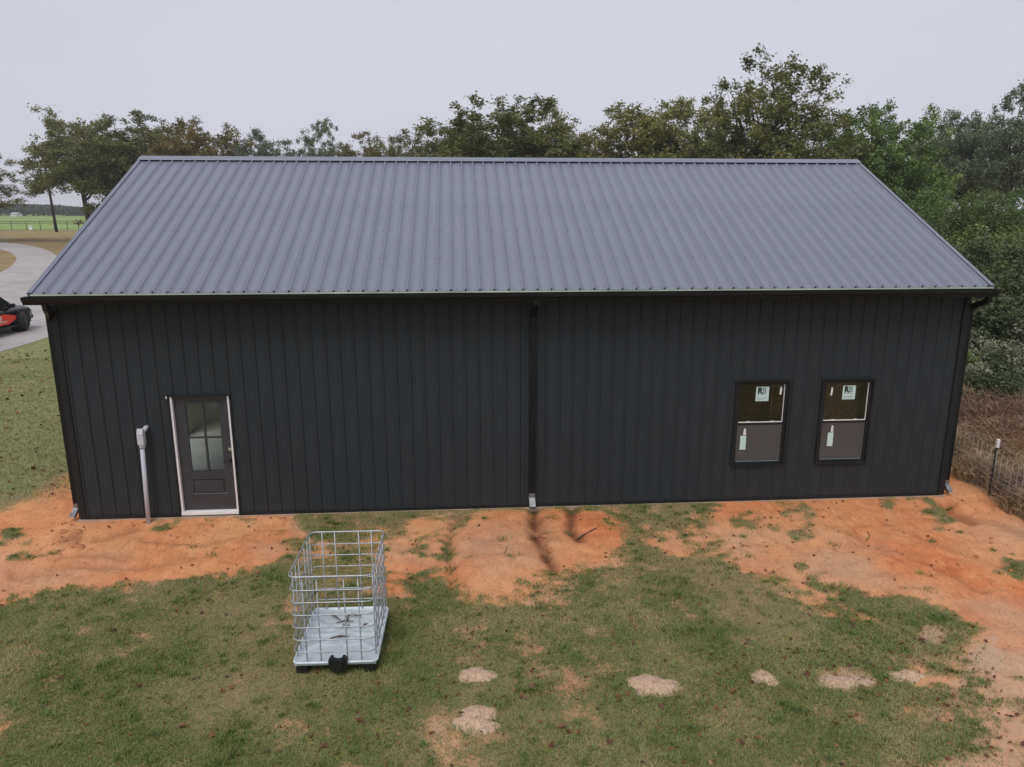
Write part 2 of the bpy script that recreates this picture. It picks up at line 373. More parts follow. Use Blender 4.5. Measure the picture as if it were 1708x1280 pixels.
# ================================================================== GROUND
rng = np.random.default_rng(11)
_tab = rng.random((256, 256))
def vnoise(x, y, s):
    x = np.asarray(x)*s; y = np.asarray(y)*s
    xi = np.floor(x).astype(int); yi = np.floor(y).astype(int); fx = x-xi; fy = y-yi
    fx = fx*fx*(3-2*fx); fy = fy*fy*(3-2*fy)
    a = _tab[xi % 256, yi % 256]; b = _tab[(xi+1) % 256, yi % 256]; c = _tab[xi % 256, (yi+1) % 256]; d = _tab[(xi+1) % 256, (yi+1) % 256]
    return a*(1-fx)*(1-fy)+b*fx*(1-fy)+c*(1-fx)*fy+d*fx*fy
def fbm(x, y, s, o=4): return sum(vnoise(x+37*k, y-19*k, s*2**k)*.5**(k+1) for k in range(o))/(1-.5**o)
def inside(u, v, poly):
    r = np.zeros(u.shape, bool); n = len(poly)
    for i in range(n):
        (x0, y0), (x1, y1) = poly[i], poly[(i+1) % n]
        if y0 == y1: continue
        c = ((y0 > v) != (y1 > v)) & (u < (x1-x0)*(v-y0)/(y1-y0)+x0); r ^= c
    return r
def seg_dist(u, v, P):
    d = np.full(u.shape, 1e9)
    for (x0, y0), (x1, y1) in zip(P[:-1], P[1:]):
        dx, dy = x1-x0, y1-y0; t = np.clip(((u-x0)*dx+(v-y0)*dy)/(dx*dx+dy*dy), 0, 1)
        d = np.minimum(d, np.hypot(u-x0-t*dx, v-y0-t*dy))
    return d
DX0, DX1, DY0, DY1, ST = -3.6, 18.0, -7.6, 2.4, 0.05
xs_d = np.arange(DX0, DX1+1e-6, ST); ys_d = np.arange(DY0, DY1+1e-6, ST)
GX, GY = np.meshgrid(xs_d, ys_d, indexing='ij')
GB = hbase(GY)
PU, PV = to_px(np.stack([GX, GY, GB], -1))
CLAY = [                                                   # bare ground as it lies in front of the wall
    [(-400, 880), (0, 858), (50, 832), (80, 800), (112, 772), (160, 700), (500, 700), (470, 872), (482, 905), (470, 938), (440, 950), (400, 958), (330, 968), (262, 960), (215, 982), (190, 974), (130, 976), (60, 996), (0, 1012), (-400, 1100)],
    [(600, 885), (735, 868), (742, 905), (735, 950), (690, 962), (640, 940)],
    [(765, 862), (850, 855), (950, 852), (1030, 851), (1046, 905), (1005, 930), (920, 955), (880, 985), (830, 1012), (775, 1003), (752, 950), (748, 900)],
    [(1088, 884), (1160, 880), (1168, 915), (1120, 926), (1090, 910)],
    [(1195, 800), (1560, 780), (1900, 780), (1900, 1180), (1760, 1130), (1640, 1072), (1600, 1030), (1535, 990), (1450, 988), (1390, 974), (1320, 968), (1262, 958), (1215, 928), (1196, 885)],
    [(1335, 996), (1410, 1000), (1408, 1020), (1345, 1012)], [(1460, 1030), (1500, 1034), (1495, 1046), (1462, 1044)],
    [(1625, 1080), (1708, 1095), (1800, 1120), (1800, 1180), (1690, 1165), (1640, 1130)],
    [(60, 1020), (100, 1018), (90, 1040), (55, 1038)], [(200, 1010), (228, 1008), (225, 1025), (200, 1028)],
    [(0, 1190), (30, 1210), (20, 1240), (-40, 1250)], [(640, 965), (690, 975), (680, 1000), (630, 985)],
]
GREEN = [(1325, 862, 34, 20), (1345, 890, 16, 20), (1480, 858, 10, 16), (1552, 856, 16, 10), (1570, 872, 14, 8), (270, 868, 22, 12), (15, 897, 26, 10), (40, 925, 26, 7),
         (405, 872, 16, 7), (470, 880, 12, 14), (350, 870, 7, 4), (1690, 950, 16, 12), (1330, 950, 10, 6), (1518, 985, 8, 6), (745, 905, 10, 60), (740, 880, 26, 20), (1060, 860, 30, 24), (700, 900, 14, 20), (1450, 1000, 30, 10), (1240, 865, 30, 8)]
SANDY = [(1000, 1056, 30, 18), (1000, 1112, 55, 22), (1640, 1100, 60, 50), (1680, 1240, 70, 40), (1380, 1190, 60, 24), (1405, 1137, 60, 24), (1620, 1275, 60, 20), (1690, 1265, 50, 30), (1655, 1190, 45, 18), (1560, 1190, 40, 16), (790, 1270, 40, 20), (740, 1215, 40, 40), (1560, 1060, 30, 20)]
clay = np.zeros(GX.shape)
for poly in CLAY: clay = np.maximum(clay, inside(PU, PV, poly))
def blur(a, k):
    for _ in range(2):
        for ax in (0, 1):
            c = np.cumsum(np.concatenate([np.repeat(np.take(a, [0], ax), k+1, ax), a, np.repeat(np.take(a, [-1], ax), k, ax)], ax), ax)
            n = a.shape[ax]
            a = (np.take(c, range(2*k+1, 2*k+1+n), ax)-np.take(c, range(0, n), ax))/(2*k+1)
    return a
clay = blur(clay, 4)
gr = 1-clay
mixed = blur(inside(PU, PV, [(480, 862), (760, 855), (752, 960), (640, 985), (500, 940)]).astype(float)+inside(PU, PV, [(1040, 850), (1200, 846), (1215, 935), (1060, 940)])+inside(PU, PV, [(870, 975), (1050, 915), (1100, 960), (900, 1020)])+inside(PU, PV, [(1230, 935), (1640, 1075), (1600, 1100), (1300, 1010)])+inside(PU, PV, [(1480, 1110), (1800, 1110), (1800, 1400), (1450, 1400)]), 6)
wx = (fbm(GX+3, GY, 3.5, 3)-.5)*60; wy = (fbm(GX, GY+31, 3.5, 3)-.5)*40
for (u, v, a, b) in GREEN:
    e = ((PU+wx-u)/a/1.3)**2+((PV+wy-v)/b/1.3)**2; gr = np.maximum(gr, np.clip(.72-e*.35, 0, .62))
nz = fbm(GX, GY, 1.7, 5); nz2 = fbm(GX+50, GY+9, 6.0, 3)
nz3 = fbm(GX*.55+7, GY*1.3+3, 9.0, 3)
gr = gr*(1-mixed)+mixed*(.30+.40*gr)
grass = np.clip(.5+(gr-.5)*1.9+(nz-.5)*1.9+(nz2-.5)*1.3+(nz3-.5)*1.0-.08, 0, 1)
grass *= 1-.22*np.clip((fbm(GX+9, GY+71, 1.1, 4)-.50)*5, 0, 1)*(gr > .5)   # worn spots in the turf
worn = np.clip((fbm(GX*.8+21, GY*.8+4, .75, 5)-.47)*6, 0, 1)*(gr > .55)
sandy = np.clip((fbm(GX*.7+5, GY*.9, .9, 4)-.42)*3.2, 0, 1)*np.clip((-GY-.45)/.8, 0, 1)*(1-gr)*.55
for (u, v, a, b) in SANDY:
    e = ((PU-u)/a)**2+((PV-v)/b)**2; k = np.clip(.9-e+(nz-.5)*2.2+(nz2-.5)*1.2, 0, 1); sandy = np.maximum(sandy, k); grass *= 1-.6*k
sandy = np.maximum(sandy, .55*np.clip((gr-.55)*4, 0, 1)); sandy = np.maximum(sandy, .75*np.clip((PU-1540)/60, 0, 1)*np.clip((PV-1060)/40, 0, 1))
stain = np.zeros(GX.shape); dh = np.zeros(GX.shape)
for P, w, dep, st in (([(889, 850), (893, 878), (899, 905), (912, 930), (922, 945)], 9, .085, 1.0), ([(955, 850), (953, 868), (951, 886), (965, 898)], 8, .09, .95),
                      ([(893, 872), (903, 890)], 18, .03, .7), ([(965, 898), (985, 912), (1010, 925)], 4, .015, .1),
                      ([(1574, 842), (1590, 856), (1618, 866)], 9, .13, .7), ([(1618, 866), (1660, 872), (1708, 892)], 7, .05, .3),
                      ([(765, 864), (752, 880), (750, 930), (757, 985)], 7, .08, .35), ([(745, 955), (640, 950), (560, 955)], 6, .05, .15), ([(1380, 870), (1440, 900), (1520, 925), (1640, 985)], 6, .05, .25), ([(1500, 880), (1560, 905), (1650, 935), (1708, 960)], 5, .05, .25), ([(20, 960), (120, 940), (240, 945), (330, 925)], 6, .05, .2), ([(240, 900), (330, 905), (420, 890)], 5, .04, .2), ([(1170, 880), (1172, 915)], 3, .02, .2),
                      ([(105, 900), (130, 888), (128, 910)], 7, .03, .6), ([(110, 915), (85, 945), (78, 965)], 2, .015, .4), ([(160, 900), (200, 890), (230, 880)], 5, .03, .35),
                      ([(100, 930), (170, 925), (210, 935)], 5, .015, .3), ([(1450, 905), (1500, 935), (1560, 965)], 4, .02, .1), ([(1255, 880), (1300, 905), (1350, 905)], 3, .012, .08)):
    d = seg_dist(PU+(nz2-.5)*14, PV+(nz-.5)*10, P); g = np.exp(-(d/w)**2); stain = np.maximum(stain, st*g*(.6+.8*(nz2-.2))); dh -= dep*g
pads = blur(inside(PU, PV, [(772, 868), (870, 862), (884, 900), (895, 945), (860, 985), (785, 990), (762, 940), (760, 900)]).astype(float)+inside(PU, PV, [(905, 866), (940, 864), (945, 895), (990, 925), (935, 945), (915, 905)])+inside(PU, PV, [(970, 862), (1022, 862), (1036, 900), (1000, 915), (966, 888)]), 5)
dh += .075*pads
sandy = np.maximum(sandy, .35*pads*np.clip((PV-890)/60, 0, 1))
win = np.clip(np.minimum.reduce([GX-DX0, DX1-GX, GY-DY0, DY1-GY])/.8, 0, 1)
foot = np.clip(1-np.clip(-GY, 0, 9)/.25, 0, 1)*(GY < .2)
GH = GB+win*((fbm(GX, GY, .6, 4)-.5)*.10*np.clip(-GY/1.2, 0, 1)+(nz2-.5)*.030*(1+1.2*(1-grass))+(nz3-.5)*.022*(1-grass)+dh+.012*(grass > .5))
GH = np.where((GY > -.02) & (GX > -.2) & (GX < 15.5), np.minimum(GH, -.035), GH)
def dense_at(A, x, y):
    fx = np.clip((x-DX0)/ST, 0, len(xs_d)-1.001); fy = np.clip((y-DY0)/ST, 0, len(ys_d)-1.001)
    i = fx.astype(int); j = fy.astype(int); a = fx-i; b = fy-j
    return A[i, j]*(1-a)*(1-b)+A[i+1, j]*a*(1-b)+A[i, j+1]*(1-a)*b+A[i+1, j+1]*a*b
def ground_z(x, y):
    x = np.asarray(x, float); y = np.asarray(y, float)
    ok = (x > DX0) & (x < DX1) & (y > DY0) & (y < DY1)
    return np.where(ok, dense_at(GH, x, y), hbase(y))
def gpt(u, v):                                            # the ground under a pixel
    z = -.1
    for _ in range(25):
        P = at_z(u, v, z); z = float(ground_z(P[0], P[1]))
    return P
XS = np.unique(np.round(np.concatenate([[-3000, -1500, -800, -500, -350, -260, -180, -120, -80, -60, -45, -35, -28, -22, -18, -15, -12, -10, -8.5, -7.2, -6, -5, -4.2], xs_d,
                                        [18.8, 20, 22, 24, 27, 30, 35, 42, 52, 70, 100, 160, 300, 700, 1500, 3000]]), 4))
YS = np.unique(np.round(np.concatenate([[-400, -60, -30, -16, -11, -9, -8.3], ys_d, [2.9, 4, 6, 9, 12, 16, 20, 25, 32, 40, 48, 60, 80, 110, 125, 140, 200, 300, 450, 900, 3000]]), 4))
X2, Y2 = np.meshgrid(XS, YS, indexing='ij')
Z2 = ground_z(X2, Y2)
ok = (X2 > DX0) & (X2 < DX1) & (Y2 > DY0) & (Y2 < DY1)
cov = np.zeros(X2.shape+(4,)); cov[..., 3] = 1
for k, A, far in ((0, grass, 1.0), (1, sandy, 0.0), (2, stain, 0.0)): cov[..., k] = np.where(ok, dense_at(A, X2, Y2), far)
left_clay = (X2 < DX0+.1) & (X2 > -9) & (Y2 > -4) & (Y2 < 1)
cov[..., 0] = np.where(left_clay, .15, cov[..., 0])
zone = np.zeros(X2.shape+(4,)); zone[..., 3] = 1
litter = np.clip((Y2-26)/14, 0, 1)*np.clip((6-X2)/10, 0, 1)+np.clip((X2-15.9)/.5, 0, 1)*np.clip((Y2+9)/4, 0, 1)*.9+np.clip((Y2-26)/14, 0, 1)*np.clip((X2-6)/10, 0, 1)*.8
zone[..., 0] = np.clip(litter, 0, 1)
zone[..., 1] = np.clip((-.6-X2)/1.2, 0, 1)*np.clip((Y2-.8+.16*np.clip(-X2, 0, 30))/1.0, 0, 1)*(1-zone[..., 0])
nx, ny = X2.shape; idx = np.arange(nx*ny).reshape(nx, ny)
F = np.stack([idx[:-1, :-1], idx[1:, :-1], idx[1:, 1:], idx[:-1, 1:]], -1).reshape(-1, 4)
me = np_mesh('ground', np.stack([X2, Y2, Z2], -1), F, [M['soil']], smooth=True)
for nm, A in (('cover', cov), ('zone', zone)):
    at = me.attributes.new(nm, 'FLOAT_COLOR', 'POINT'); at.data.foreach_set('color', A.astype(np.float32).ravel())
props(link('ground', me), 'bare orange clay and patchy green lawn around the black metal building', kind='structure')

def sheet(name, poly, mat, lift, label):                   # flat polygon cut on the knots of hbase so that it hugs the ground
    bm = bmesh.new(); bm.faces.new([bm.verts.new((x, y, 0)) for x, y in poly])
    for k in (9, 25, 110, 140, 450):
        bmesh.ops.bisect_plane(bm, geom=list(bm.verts)+list(bm.edges)+list(bm.faces), plane_co=(0, k, 0), plane_no=(0, 1, 0))
    bmesh.ops.triangulate(bm, faces=bm.faces)
    for q in bm.verts: q.co.z = float(hbase(q.co.y))+lift
    for f in bm.faces:
        if f.normal.z < 0: f.normal_flip()
    me = bpy.data.meshes.new(name); bm.to_mesh(me); bm.free(); me.materials.append(mat)
    return props(link(name, me), label, kind='structure')
def smooth_loop(P, k=3):
    P = np.array(P, float)
    for _ in range(k):
        Q = np.roll(P, -1, 0); P = np.stack([.75*P+.25*Q, .25*P+.75*Q], 1).reshape(-1, 2)
    return P
def gpx(u, v):                                            # ground point on the broad terrain under a pixel
    z = 0.0
    for _ in range(30):
        P = at_z(u, v, z); z = .5*z+.5*float(hbase(P[1]))
    return P[:2]
drv = [gpx(*p) for p in ((-60, 602), (0, 588), (40, 576), (82, 563), (118, 548), (190, 520), (160, 480), (66, 470), (82, 456), (97, 440), (96, 428), (80, 417), (42, 408), (0, 404), (-80, 402), (-80, 414), (0, 416), (18, 421), (30, 431), (20, 444), (0, 456), (-60, 470), (-200, 520), (-200, 600))]
sheet('driveway', smooth_loop(drv), M['gravel'], .012, 'curving grey gravel drive under the parked black vehicle')
sheet('pasture', [(-1400, 143.5), (40, 138.5), (900, 138.5), (900, 900), (-1400, 900)], M['pasture'], .05, 'bright green pasture beyond the pipe fence')

# ================================================================== THE BUILDING
L = 15.24; EAVE_Z, EAVE_Y = 3.827, -.40; RID_Z, RID_Y = 6.12, 4.38; XO = .085
B = empty('metal_building', (0, 0, 0), 'long black metal building with ribbed charcoal steel roof, door and two windows', 'building')
DOOR = (1.66, 2.63, -.06, 2.10)
W1 = (11.215, 12.165, .655, 2.19); W2 = (12.755, 13.685, .66, 2.197)
OPEN = [DOOR, W1, W2]
def rib_profile(x0, x1, first, h=.021, bw=.027, tw=.011, minor=.0022):
    pts = {round(x0, 4): 0.0, round(x1, 4): 0.0}
    k0 = int(math.floor((x0-first)/.2286))-1
    for i in range(k0, k0+200):
        c = first+.2286*i
        if c-bw > x1: break
        for d, y in ((-bw, 0), (-tw, h), (tw, h), (bw, 0)):
            if x0 < c+d < x1: pts[round(c+d, 4)] = y
        for m in ((.076, .152) if minor else ()):
            for d, y in ((-.016, 0), (-.007, minor), (.007, minor), (.016, 0)):
                if x0 < c+m+d < x1: pts[round(c+m+d, 4)] = y
    return sorted(pts.items())
def interp_prof(p, x): return float(np.interp(x, [a for a, _ in p], [b for _, b in p]))
WALL_TOP = 3.69
def wall_panel_mesh(x0, x1, first, openings):
    p = rib_profile(x0, x1, first); xs = [a for a, _ in p]
    for o in openings:
        for e in o[:2]:
            if x0 < e < x1: xs.append(e)
    xs = sorted(set(round(x, 4) for x in xs)); mb = MB()
    for a, b in zip(xs[:-1], xs[1:]):
        if b-a < 1e-4: continue
        mid = (a+b)/2; zs = [(0.0, WALL_TOP)]
        for o in openings:
            if o[0] < mid < o[1]:
                zs = [(u, w) for z0, z1 in zs for u, w in ((z0, min(z1, o[2])), (max(z0, o[3]), z1)) if w-u > 1e-4]
        ya, yb = -interp_prof(p, a), -interp_prof(p, b)
        for z0, z1 in zs: mb.add([(a-x0, ya, z0), (b-x0, yb, z0), (b-x0, yb, z1), (a-x0, ya, z1)], [(0, 1, 2, 3)])
    return mb
front = MB()                                               # framing behind the sheets, with openings
def wall_core(mb, x0, x1, y0, y1, ztop, openings):
    xs = sorted({x0, x1, *[e for o in openings for e in o[:2]]})
    for a, b in zip(xs[:-1], xs[1:]):
        mid = (a+b)/2; zs = [(-.02, ztop)]
        for o in openings:
            if o[0] < mid < o[1]:
                zs = [(u, w) for z0, z1 in zs for u, w in ((z0, min(z1, o[2])), (max(z0, o[3]), z1)) if w-u > 1e-4]
        for z0, z1 in zs: mb.box(a, b, y0, y1, z0, z1)
wall_core(front, .02, L-.02, .012, .13, WALL_TOP, OPEN)
front = front.build('front_wall', M['osb'], B)
FIRST = .349; PAN0 = FIRST-.2286-.1143
plain = None
for k in range(17):
    a = PAN0+.9144*k; b = min(a+.9144, L-.004)
    ops = [o for o in OPEN if o[0] < b and o[1] > a]
    if not ops and b-a > .914:
        if plain is None: plain = wall_panel_mesh(a, b, FIRST, []).mesh('wall_panel', M['wall'])
        me = plain
    else: me = wall_panel_mesh(a, b, FIRST, ops).mesh('wall_panel', M['wall'])
    link('wall_panel', me, front, (a, 0, 0))
def screws(rows, name, parent, place):
    V = []; Fc = []
    for r, xs in rows:
        for x in xs:
            P, nrm, ta, tb = place(x, r); b = len(V)
            for hgt, rr in ((0.0, .0085), (.006, .0065)):
                V += [P+nrm*hgt+rr*(math.cos(q*math.pi/3)*ta+math.sin(q*math.pi/3)*tb) for q in range(6)]
            Fc += [[b+q, b+(q+1) % 6, b+6+(q+1) % 6, b+6+q] for q in range(6)]+[[b+6, b+7, b+8, b+9], [b+9, b+10, b+11, b+6]]
    return props(link(name, np_mesh(name, V, Fc, [M['screw']]), parent), kind='stuff')
srx = []
for i in range(65):
    c = FIRST+.2286*i
    srx += [c+.05] if i % 4 else [c+.05, c-.05]
srw = [(z, [x for x in srx if not any(o[0]-.08 < x < o[1]+.08 and o[2]-.05 < z < o[3]+.05 for o in OPEN)]) for z in (.08, .617, 1.345, 1.9, 2.52, 3.15)]
screws(srw, 'wall_screws', front, lambda x, z: (np.array([x, -.0005, z]), np.array([0, -1., 0]), np.array([1., 0, 0]), np.array([0, 0, 1.])))
# trims on the front wall
for x in (0, L):
    t = MB(); s = -1 if x == 0 else 1
    t.box(x-(.004 if s < 0 else .10), x+(.10 if s < 0 else .004), -.032, -.024, -.005, WALL_TOP)
    t.box(x+s*.004, x+s*.010, -.032, .12, -.005, WALL_TOP)
    t.build('corner_trim', M['trim'], front)
bt = MB()
for a, b in ((.10, DOOR[0]-.02), (DOOR[1]+.02, L-.10)): bt.box(a, b, -.034, -.024, -.018, .030)
bt.build('base_trim', M['trim'], front)
# gable walls, back wall, slab
def gable(name, x0, x1, opening=None):
    g = MB(); ys = [.13, RID_Y, 2*RID_Y-.13] if not opening else sorted([.13, opening[0], opening[1], RID_Y, 2*RID_Y-.13])
    top = lambda y: EAVE_Z-.15+(min(y, 2*RID_Y-y)-EAVE_Y)*(RID_Z-EAVE_Z)/(RID_Y-EAVE_Y)
    for a, b in zip(ys[:-1], ys[1:]):
        z0 = opening[2] if opening and a >= opening[0]-1e-6 and b <= opening[1]+1e-6 else -.05
        g.prism([(a, z0), (b, z0), (b, top(b)), (a, top(a))], 0, x0, x1)
    return g.build(name, M['wall'], B)
gable('gable_wall', .0, .12, (.9, 4.5, 3.0)); gable('gable_wall', L-.12, L, (.5, 2.2, 2.2))  # second gable: unseen doorway added to let light into the window room
bw = MB(); wall_core(bw, .02, L-.02, 2*RID_Y-.13, 2*RID_Y, WALL_TOP, [(1.0, 8.0, -.06, 3.3)]); bw.build('back_wall', M['wall'], B)  # unseen rear opening, widened to throw light on the inner liner
sl = MB(); sl.bbox(-.035, L+.035, -.045, 2*RID_Y+.02, -.30, -.021, .006); sl.build('foundation_slab', M['concrete'], B)
fl = MB()
for i in range(5):
    for j in range(3): fl.box(.13+i*3.0, .13+i*3.0+2.985, .14+j*2.83, .14+j*2.83+2.815, -.02, .0)
fl.build('concrete_floor', M['floor_concrete'], B)
il = MB(); il.box(.125, .135, 4.55, 8.6, .005, 3.6); il.build('inner_liner', M['liner'], B)
pt = MB(); pt.box(9.6, 9.72, .14, 8.6, 0, 3.6); pt.build('partition_wall', M['osb'], B)
for k in range(7):
    st = MB(); st.box(9.722, 9.81, .5+k*1.2, .54+k*1.2, 0, 3.6); st.build('stud', M['stud'], B)
for k in range(5):
    st = MB(); st.box(10.3+k*.9, 10.34+k*.9, 2.6, 2.69, 0, 3.4); st.build('stud', M['stud'], B)
sh = MB(); sh.box(9.8, 15.0, 2.70, 2.72, 0, 3.4); sh.build('inner_sheathing', M['osb'], B)
cl = MB(); cl.box(9.72, 15.1, .13, 5.3, 3.4, 3.42); cl.build('inner_ceiling', M['osb'], B)

# roof
S = np.array([0, RID_Y-EAVE_Y, RID_Z-EAVE_Z]); SL = float(np.linalg.norm(S)); S /= SL
NR = np.cross([1., 0, 0], S)
RX0, RX1 = -XO, L+XO
def roof_side(flip):
    fy = (lambda y: 2*RID_Y-y) if flip else (lambda y: y)
    dk = MB()
    a = np.array([0, EAVE_Y+.02, EAVE_Z])-NR*.015; b = np.array([0, RID_Y-.004, RID_Z])-NR*.015
    P = [(fy(a[1]), a[2]), (fy(b[1]), b[2]), (fy((b-NR*.14)[1]), (b-NR*.14)[2]), (fy((a-NR*.14)[1]), (a-NR*.14)[2])]
    dk.prism(P, 0, RX0+.01, RX1-.01)
    return dk.build('roof_deck' if not flip else 'rear_roof_deck', M['trim'], B)
deck = roof_side(False); deck2 = roof_side(True)
rmesh = {}
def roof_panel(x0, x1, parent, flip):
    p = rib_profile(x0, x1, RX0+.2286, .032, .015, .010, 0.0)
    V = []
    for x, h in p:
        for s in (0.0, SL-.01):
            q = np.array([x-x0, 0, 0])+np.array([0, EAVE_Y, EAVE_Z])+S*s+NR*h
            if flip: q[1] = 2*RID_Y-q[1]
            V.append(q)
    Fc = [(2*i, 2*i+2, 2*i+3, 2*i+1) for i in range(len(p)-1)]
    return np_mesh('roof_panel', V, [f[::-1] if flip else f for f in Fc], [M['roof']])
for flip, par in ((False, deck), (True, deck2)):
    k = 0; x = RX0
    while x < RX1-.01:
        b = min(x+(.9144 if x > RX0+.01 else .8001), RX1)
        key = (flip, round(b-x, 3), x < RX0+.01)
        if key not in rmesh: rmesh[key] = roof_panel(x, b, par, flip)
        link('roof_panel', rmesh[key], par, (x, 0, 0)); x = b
rsx = []
for i in range(68):
    c = RX0+.2286*i
    rsx += [c+.055] if i % 4 in (1, 3) else [c+.055, c+.17] if i % 4 == 2 else [c+.10]
rsx = [x for x in rsx if x < RX1-.02]
screws([(r, rsx) for r in (.06, 1.037, 2.032, 3.044, 4.05)], 'roof_screws', deck,
       lambda x, r: (np.array([x, EAVE_Y, EAVE_Z])+S*r+NR*.0005, NR, np.array([1., 0, 0]), S))
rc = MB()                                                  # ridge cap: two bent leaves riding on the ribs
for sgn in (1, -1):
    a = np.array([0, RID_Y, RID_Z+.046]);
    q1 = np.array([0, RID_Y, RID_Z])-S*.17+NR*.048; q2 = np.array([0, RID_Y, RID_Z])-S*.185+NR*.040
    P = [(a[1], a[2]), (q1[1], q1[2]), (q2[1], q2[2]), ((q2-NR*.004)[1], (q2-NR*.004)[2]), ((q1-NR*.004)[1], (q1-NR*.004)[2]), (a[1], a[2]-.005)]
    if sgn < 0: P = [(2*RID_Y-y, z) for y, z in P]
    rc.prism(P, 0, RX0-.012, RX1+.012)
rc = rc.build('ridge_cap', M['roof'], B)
cs = MB(); cs.box(RX0+.002, RX1-.002, RID_Y-.13, RID_Y+.13, RID_Z-.06, RID_Z-.030); cs.build('foam_closure', M['black_plastic'], rc)
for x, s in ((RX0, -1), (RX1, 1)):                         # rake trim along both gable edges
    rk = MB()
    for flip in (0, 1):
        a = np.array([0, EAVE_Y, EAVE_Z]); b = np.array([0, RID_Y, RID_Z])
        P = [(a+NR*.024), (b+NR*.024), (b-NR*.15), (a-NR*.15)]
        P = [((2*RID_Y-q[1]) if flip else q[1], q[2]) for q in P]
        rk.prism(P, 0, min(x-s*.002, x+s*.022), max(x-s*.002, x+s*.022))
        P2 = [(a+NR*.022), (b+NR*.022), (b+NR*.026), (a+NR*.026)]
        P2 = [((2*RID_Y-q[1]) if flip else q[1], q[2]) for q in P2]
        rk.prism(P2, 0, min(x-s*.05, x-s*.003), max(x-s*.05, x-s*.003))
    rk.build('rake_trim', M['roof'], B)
de = MB(); de.prism([(EAVE_Y-.022, EAVE_Z-.004), (EAVE_Y+.03, EAVE_Z-.004), (EAVE_Y+.03, EAVE_Z-.008), (EAVE_Y-.022, EAVE_Z-.026), (EAVE_Y-.026, EAVE_Z-.026)], 0, RX0+.03, RX1-.004)
de.build('drip_edge', M['film'], B)
so = MB(); so.box(RX0+.01, RX1-.01, EAVE_Y+.055, -.03, EAVE_Z-.17, EAVE_Z-.15); so.build('soffit', M['trim'], B)
gt = MB(); gx0, gx1 = RX0-.075, RX1+.075                   # K-style gutter, open on top
gy, gz = EAVE_Y+.03, EAVE_Z-.036
prof = [(gy, gz), (gy, gz-.125), (gy-.085, gz-.125), (gy-.095, gz-.085), (gy-.125, gz-.055), (gy-.130, gz-.004), (gy-.118, gz-.004), (gy-.112, gz-.050), (gy-.083, gz-.080), (gy-.073, gz-.113), (gy-.012, gz-.113), (gy-.012, gz)]
gt.prism(prof, 0, gx0, gx1)
for x in (gx0, gx1-.004): gt.prism([(gy-.002, gz-.002), (gy-.002, gz-.123), (gy-.084, gz-.123), (gy-.094, gz-.085), (gy-.124, gz-.055), (gy-.129, gz-.006)], 0, x+.0005, x+.0035)
gutter = gt.build('gutter', M['gutter'], B)
# downspouts
rect = [(-.048, -.036), (.048, -.036), (.048, .036), (-.048, .036)]
def downspout(x, yw, side, path_top, kick, label=None):
    d = MB(); P = [np.array(p, float) for p in path_top]+[np.array((x, yw, .21))]
    d.sweep(P, rect, side); o = d.build('downspout', M['gutter'], B)
    e = MB(); e.sweep([(x, yw, .26), (x, yw, .17), (x+kick[0]*.6, yw+kick[1]*.6, .085), (x+kick[0], yw+kick[1], .03)], [(a*1.08, b*1.08) for a, b in rect], side, cap=False); e.build('outlet_elbow', M['outlet'], o)
    for z in (.52, 1.9):
        s = MB(); s.box(x-.053, x+.053, yw-.041, yw+.041, z, z+.014); s.build('pipe_joint', M['gutter'], o)
    return o
ym = gy-.055
downspout(7.655, -.062, (1, 0, 0), [(7.655, ym, gz-.10), (7.655, ym, gz-.17), (7.655, -.062, gz-.42)], (0, -.12))
downspout(-.062, .055, (.0, 1, 0), [(.15, ym, gz-.10), (.135, ym+.06, gz-.20), (.03, -.12, gz-.31), (-.062, .055, gz-.42)], (-.06, -.08))
downspout(L+.070, .055, (.0, 1, 0), [(L+.02, ym, gz-.10), (L+.05, ym+.05, gz-.20), (L+.075, -.10, gz-.30), (L+.070, .055, gz-.40)], (.06, -.08))

# ------------------------------------------------------------------ door
dx0, dx1, dz0, dz1 = 1.668, 2.620, .022, 2.092
dr = MB()                                                  # slab with four-lite opening and a recessed panel
sx0, sx1, sz0, sz1 = dx0+.034, dx1-.034, dz0+.050, dz1-.030
lx0, lx1, lz0, lz1 = 1.885, 2.424, .765, 1.955
px0, px1, pz0, pz1 = 1.872, 2.422, .350, .625
Y0, Y1 = .052, .097
for a, b, c, d in ((sx0, lx0, sz0, sz1), (lx1, sx1, sz0, sz1), (lx0, lx1, lz1, sz1), (lx0, lx1, pz1+.004, lz0), (lx0, lx1, sz0, pz0)):
    dr.box(a, b, Y0, Y1, c, d)
dr.box(lx0, lx1, Y0+.014, Y1, pz0, pz1+.004)
door = dr.build('door', M['door'], B)
q = MB(); q.bbox(px0+.034, px1-.034, Y0-.004, Y0+.016, pz0+.030, pz1-.030, .010); q.build('raised_panel', M['door'], door)
q = MB(); q.prism([(Y0+.014, pz0), (Y0-.004, pz0-.006), (Y0-.004, pz0+.006), (Y0+.013, pz0+.02)], 0, px0-.004, px1+.004)
q.prism([(Y0+.013, pz1), (Y0-.004, pz1+.012), (Y0-.006, pz1), (Y0+.006, pz1-.014)], 0, px0-.004, px1+.004); q.build('panel_moulding', M['door'], door)
mxx, mzz = (2.137, 2.182), (1.332, 1.378)
for a, b, c, d in ((lx0, mxx[0], mzz[1], lz1), (mxx[1], lx1, mzz[1], lz1), (lx0, mxx[0], lz0, mzz[0]), (mxx[1], lx1, lz0, mzz[0])):
    q = MB(); q.box(a-.006, b+.006, Y0+.020, Y0+.026, c-.006, d+.006); q.build('pane', M['glass'], door)
q = MB(); q.bbox(mxx[0]+.006, mxx[1]-.006, Y0+.004, Y0+.044, lz0+.001, lz1-.001, .004)
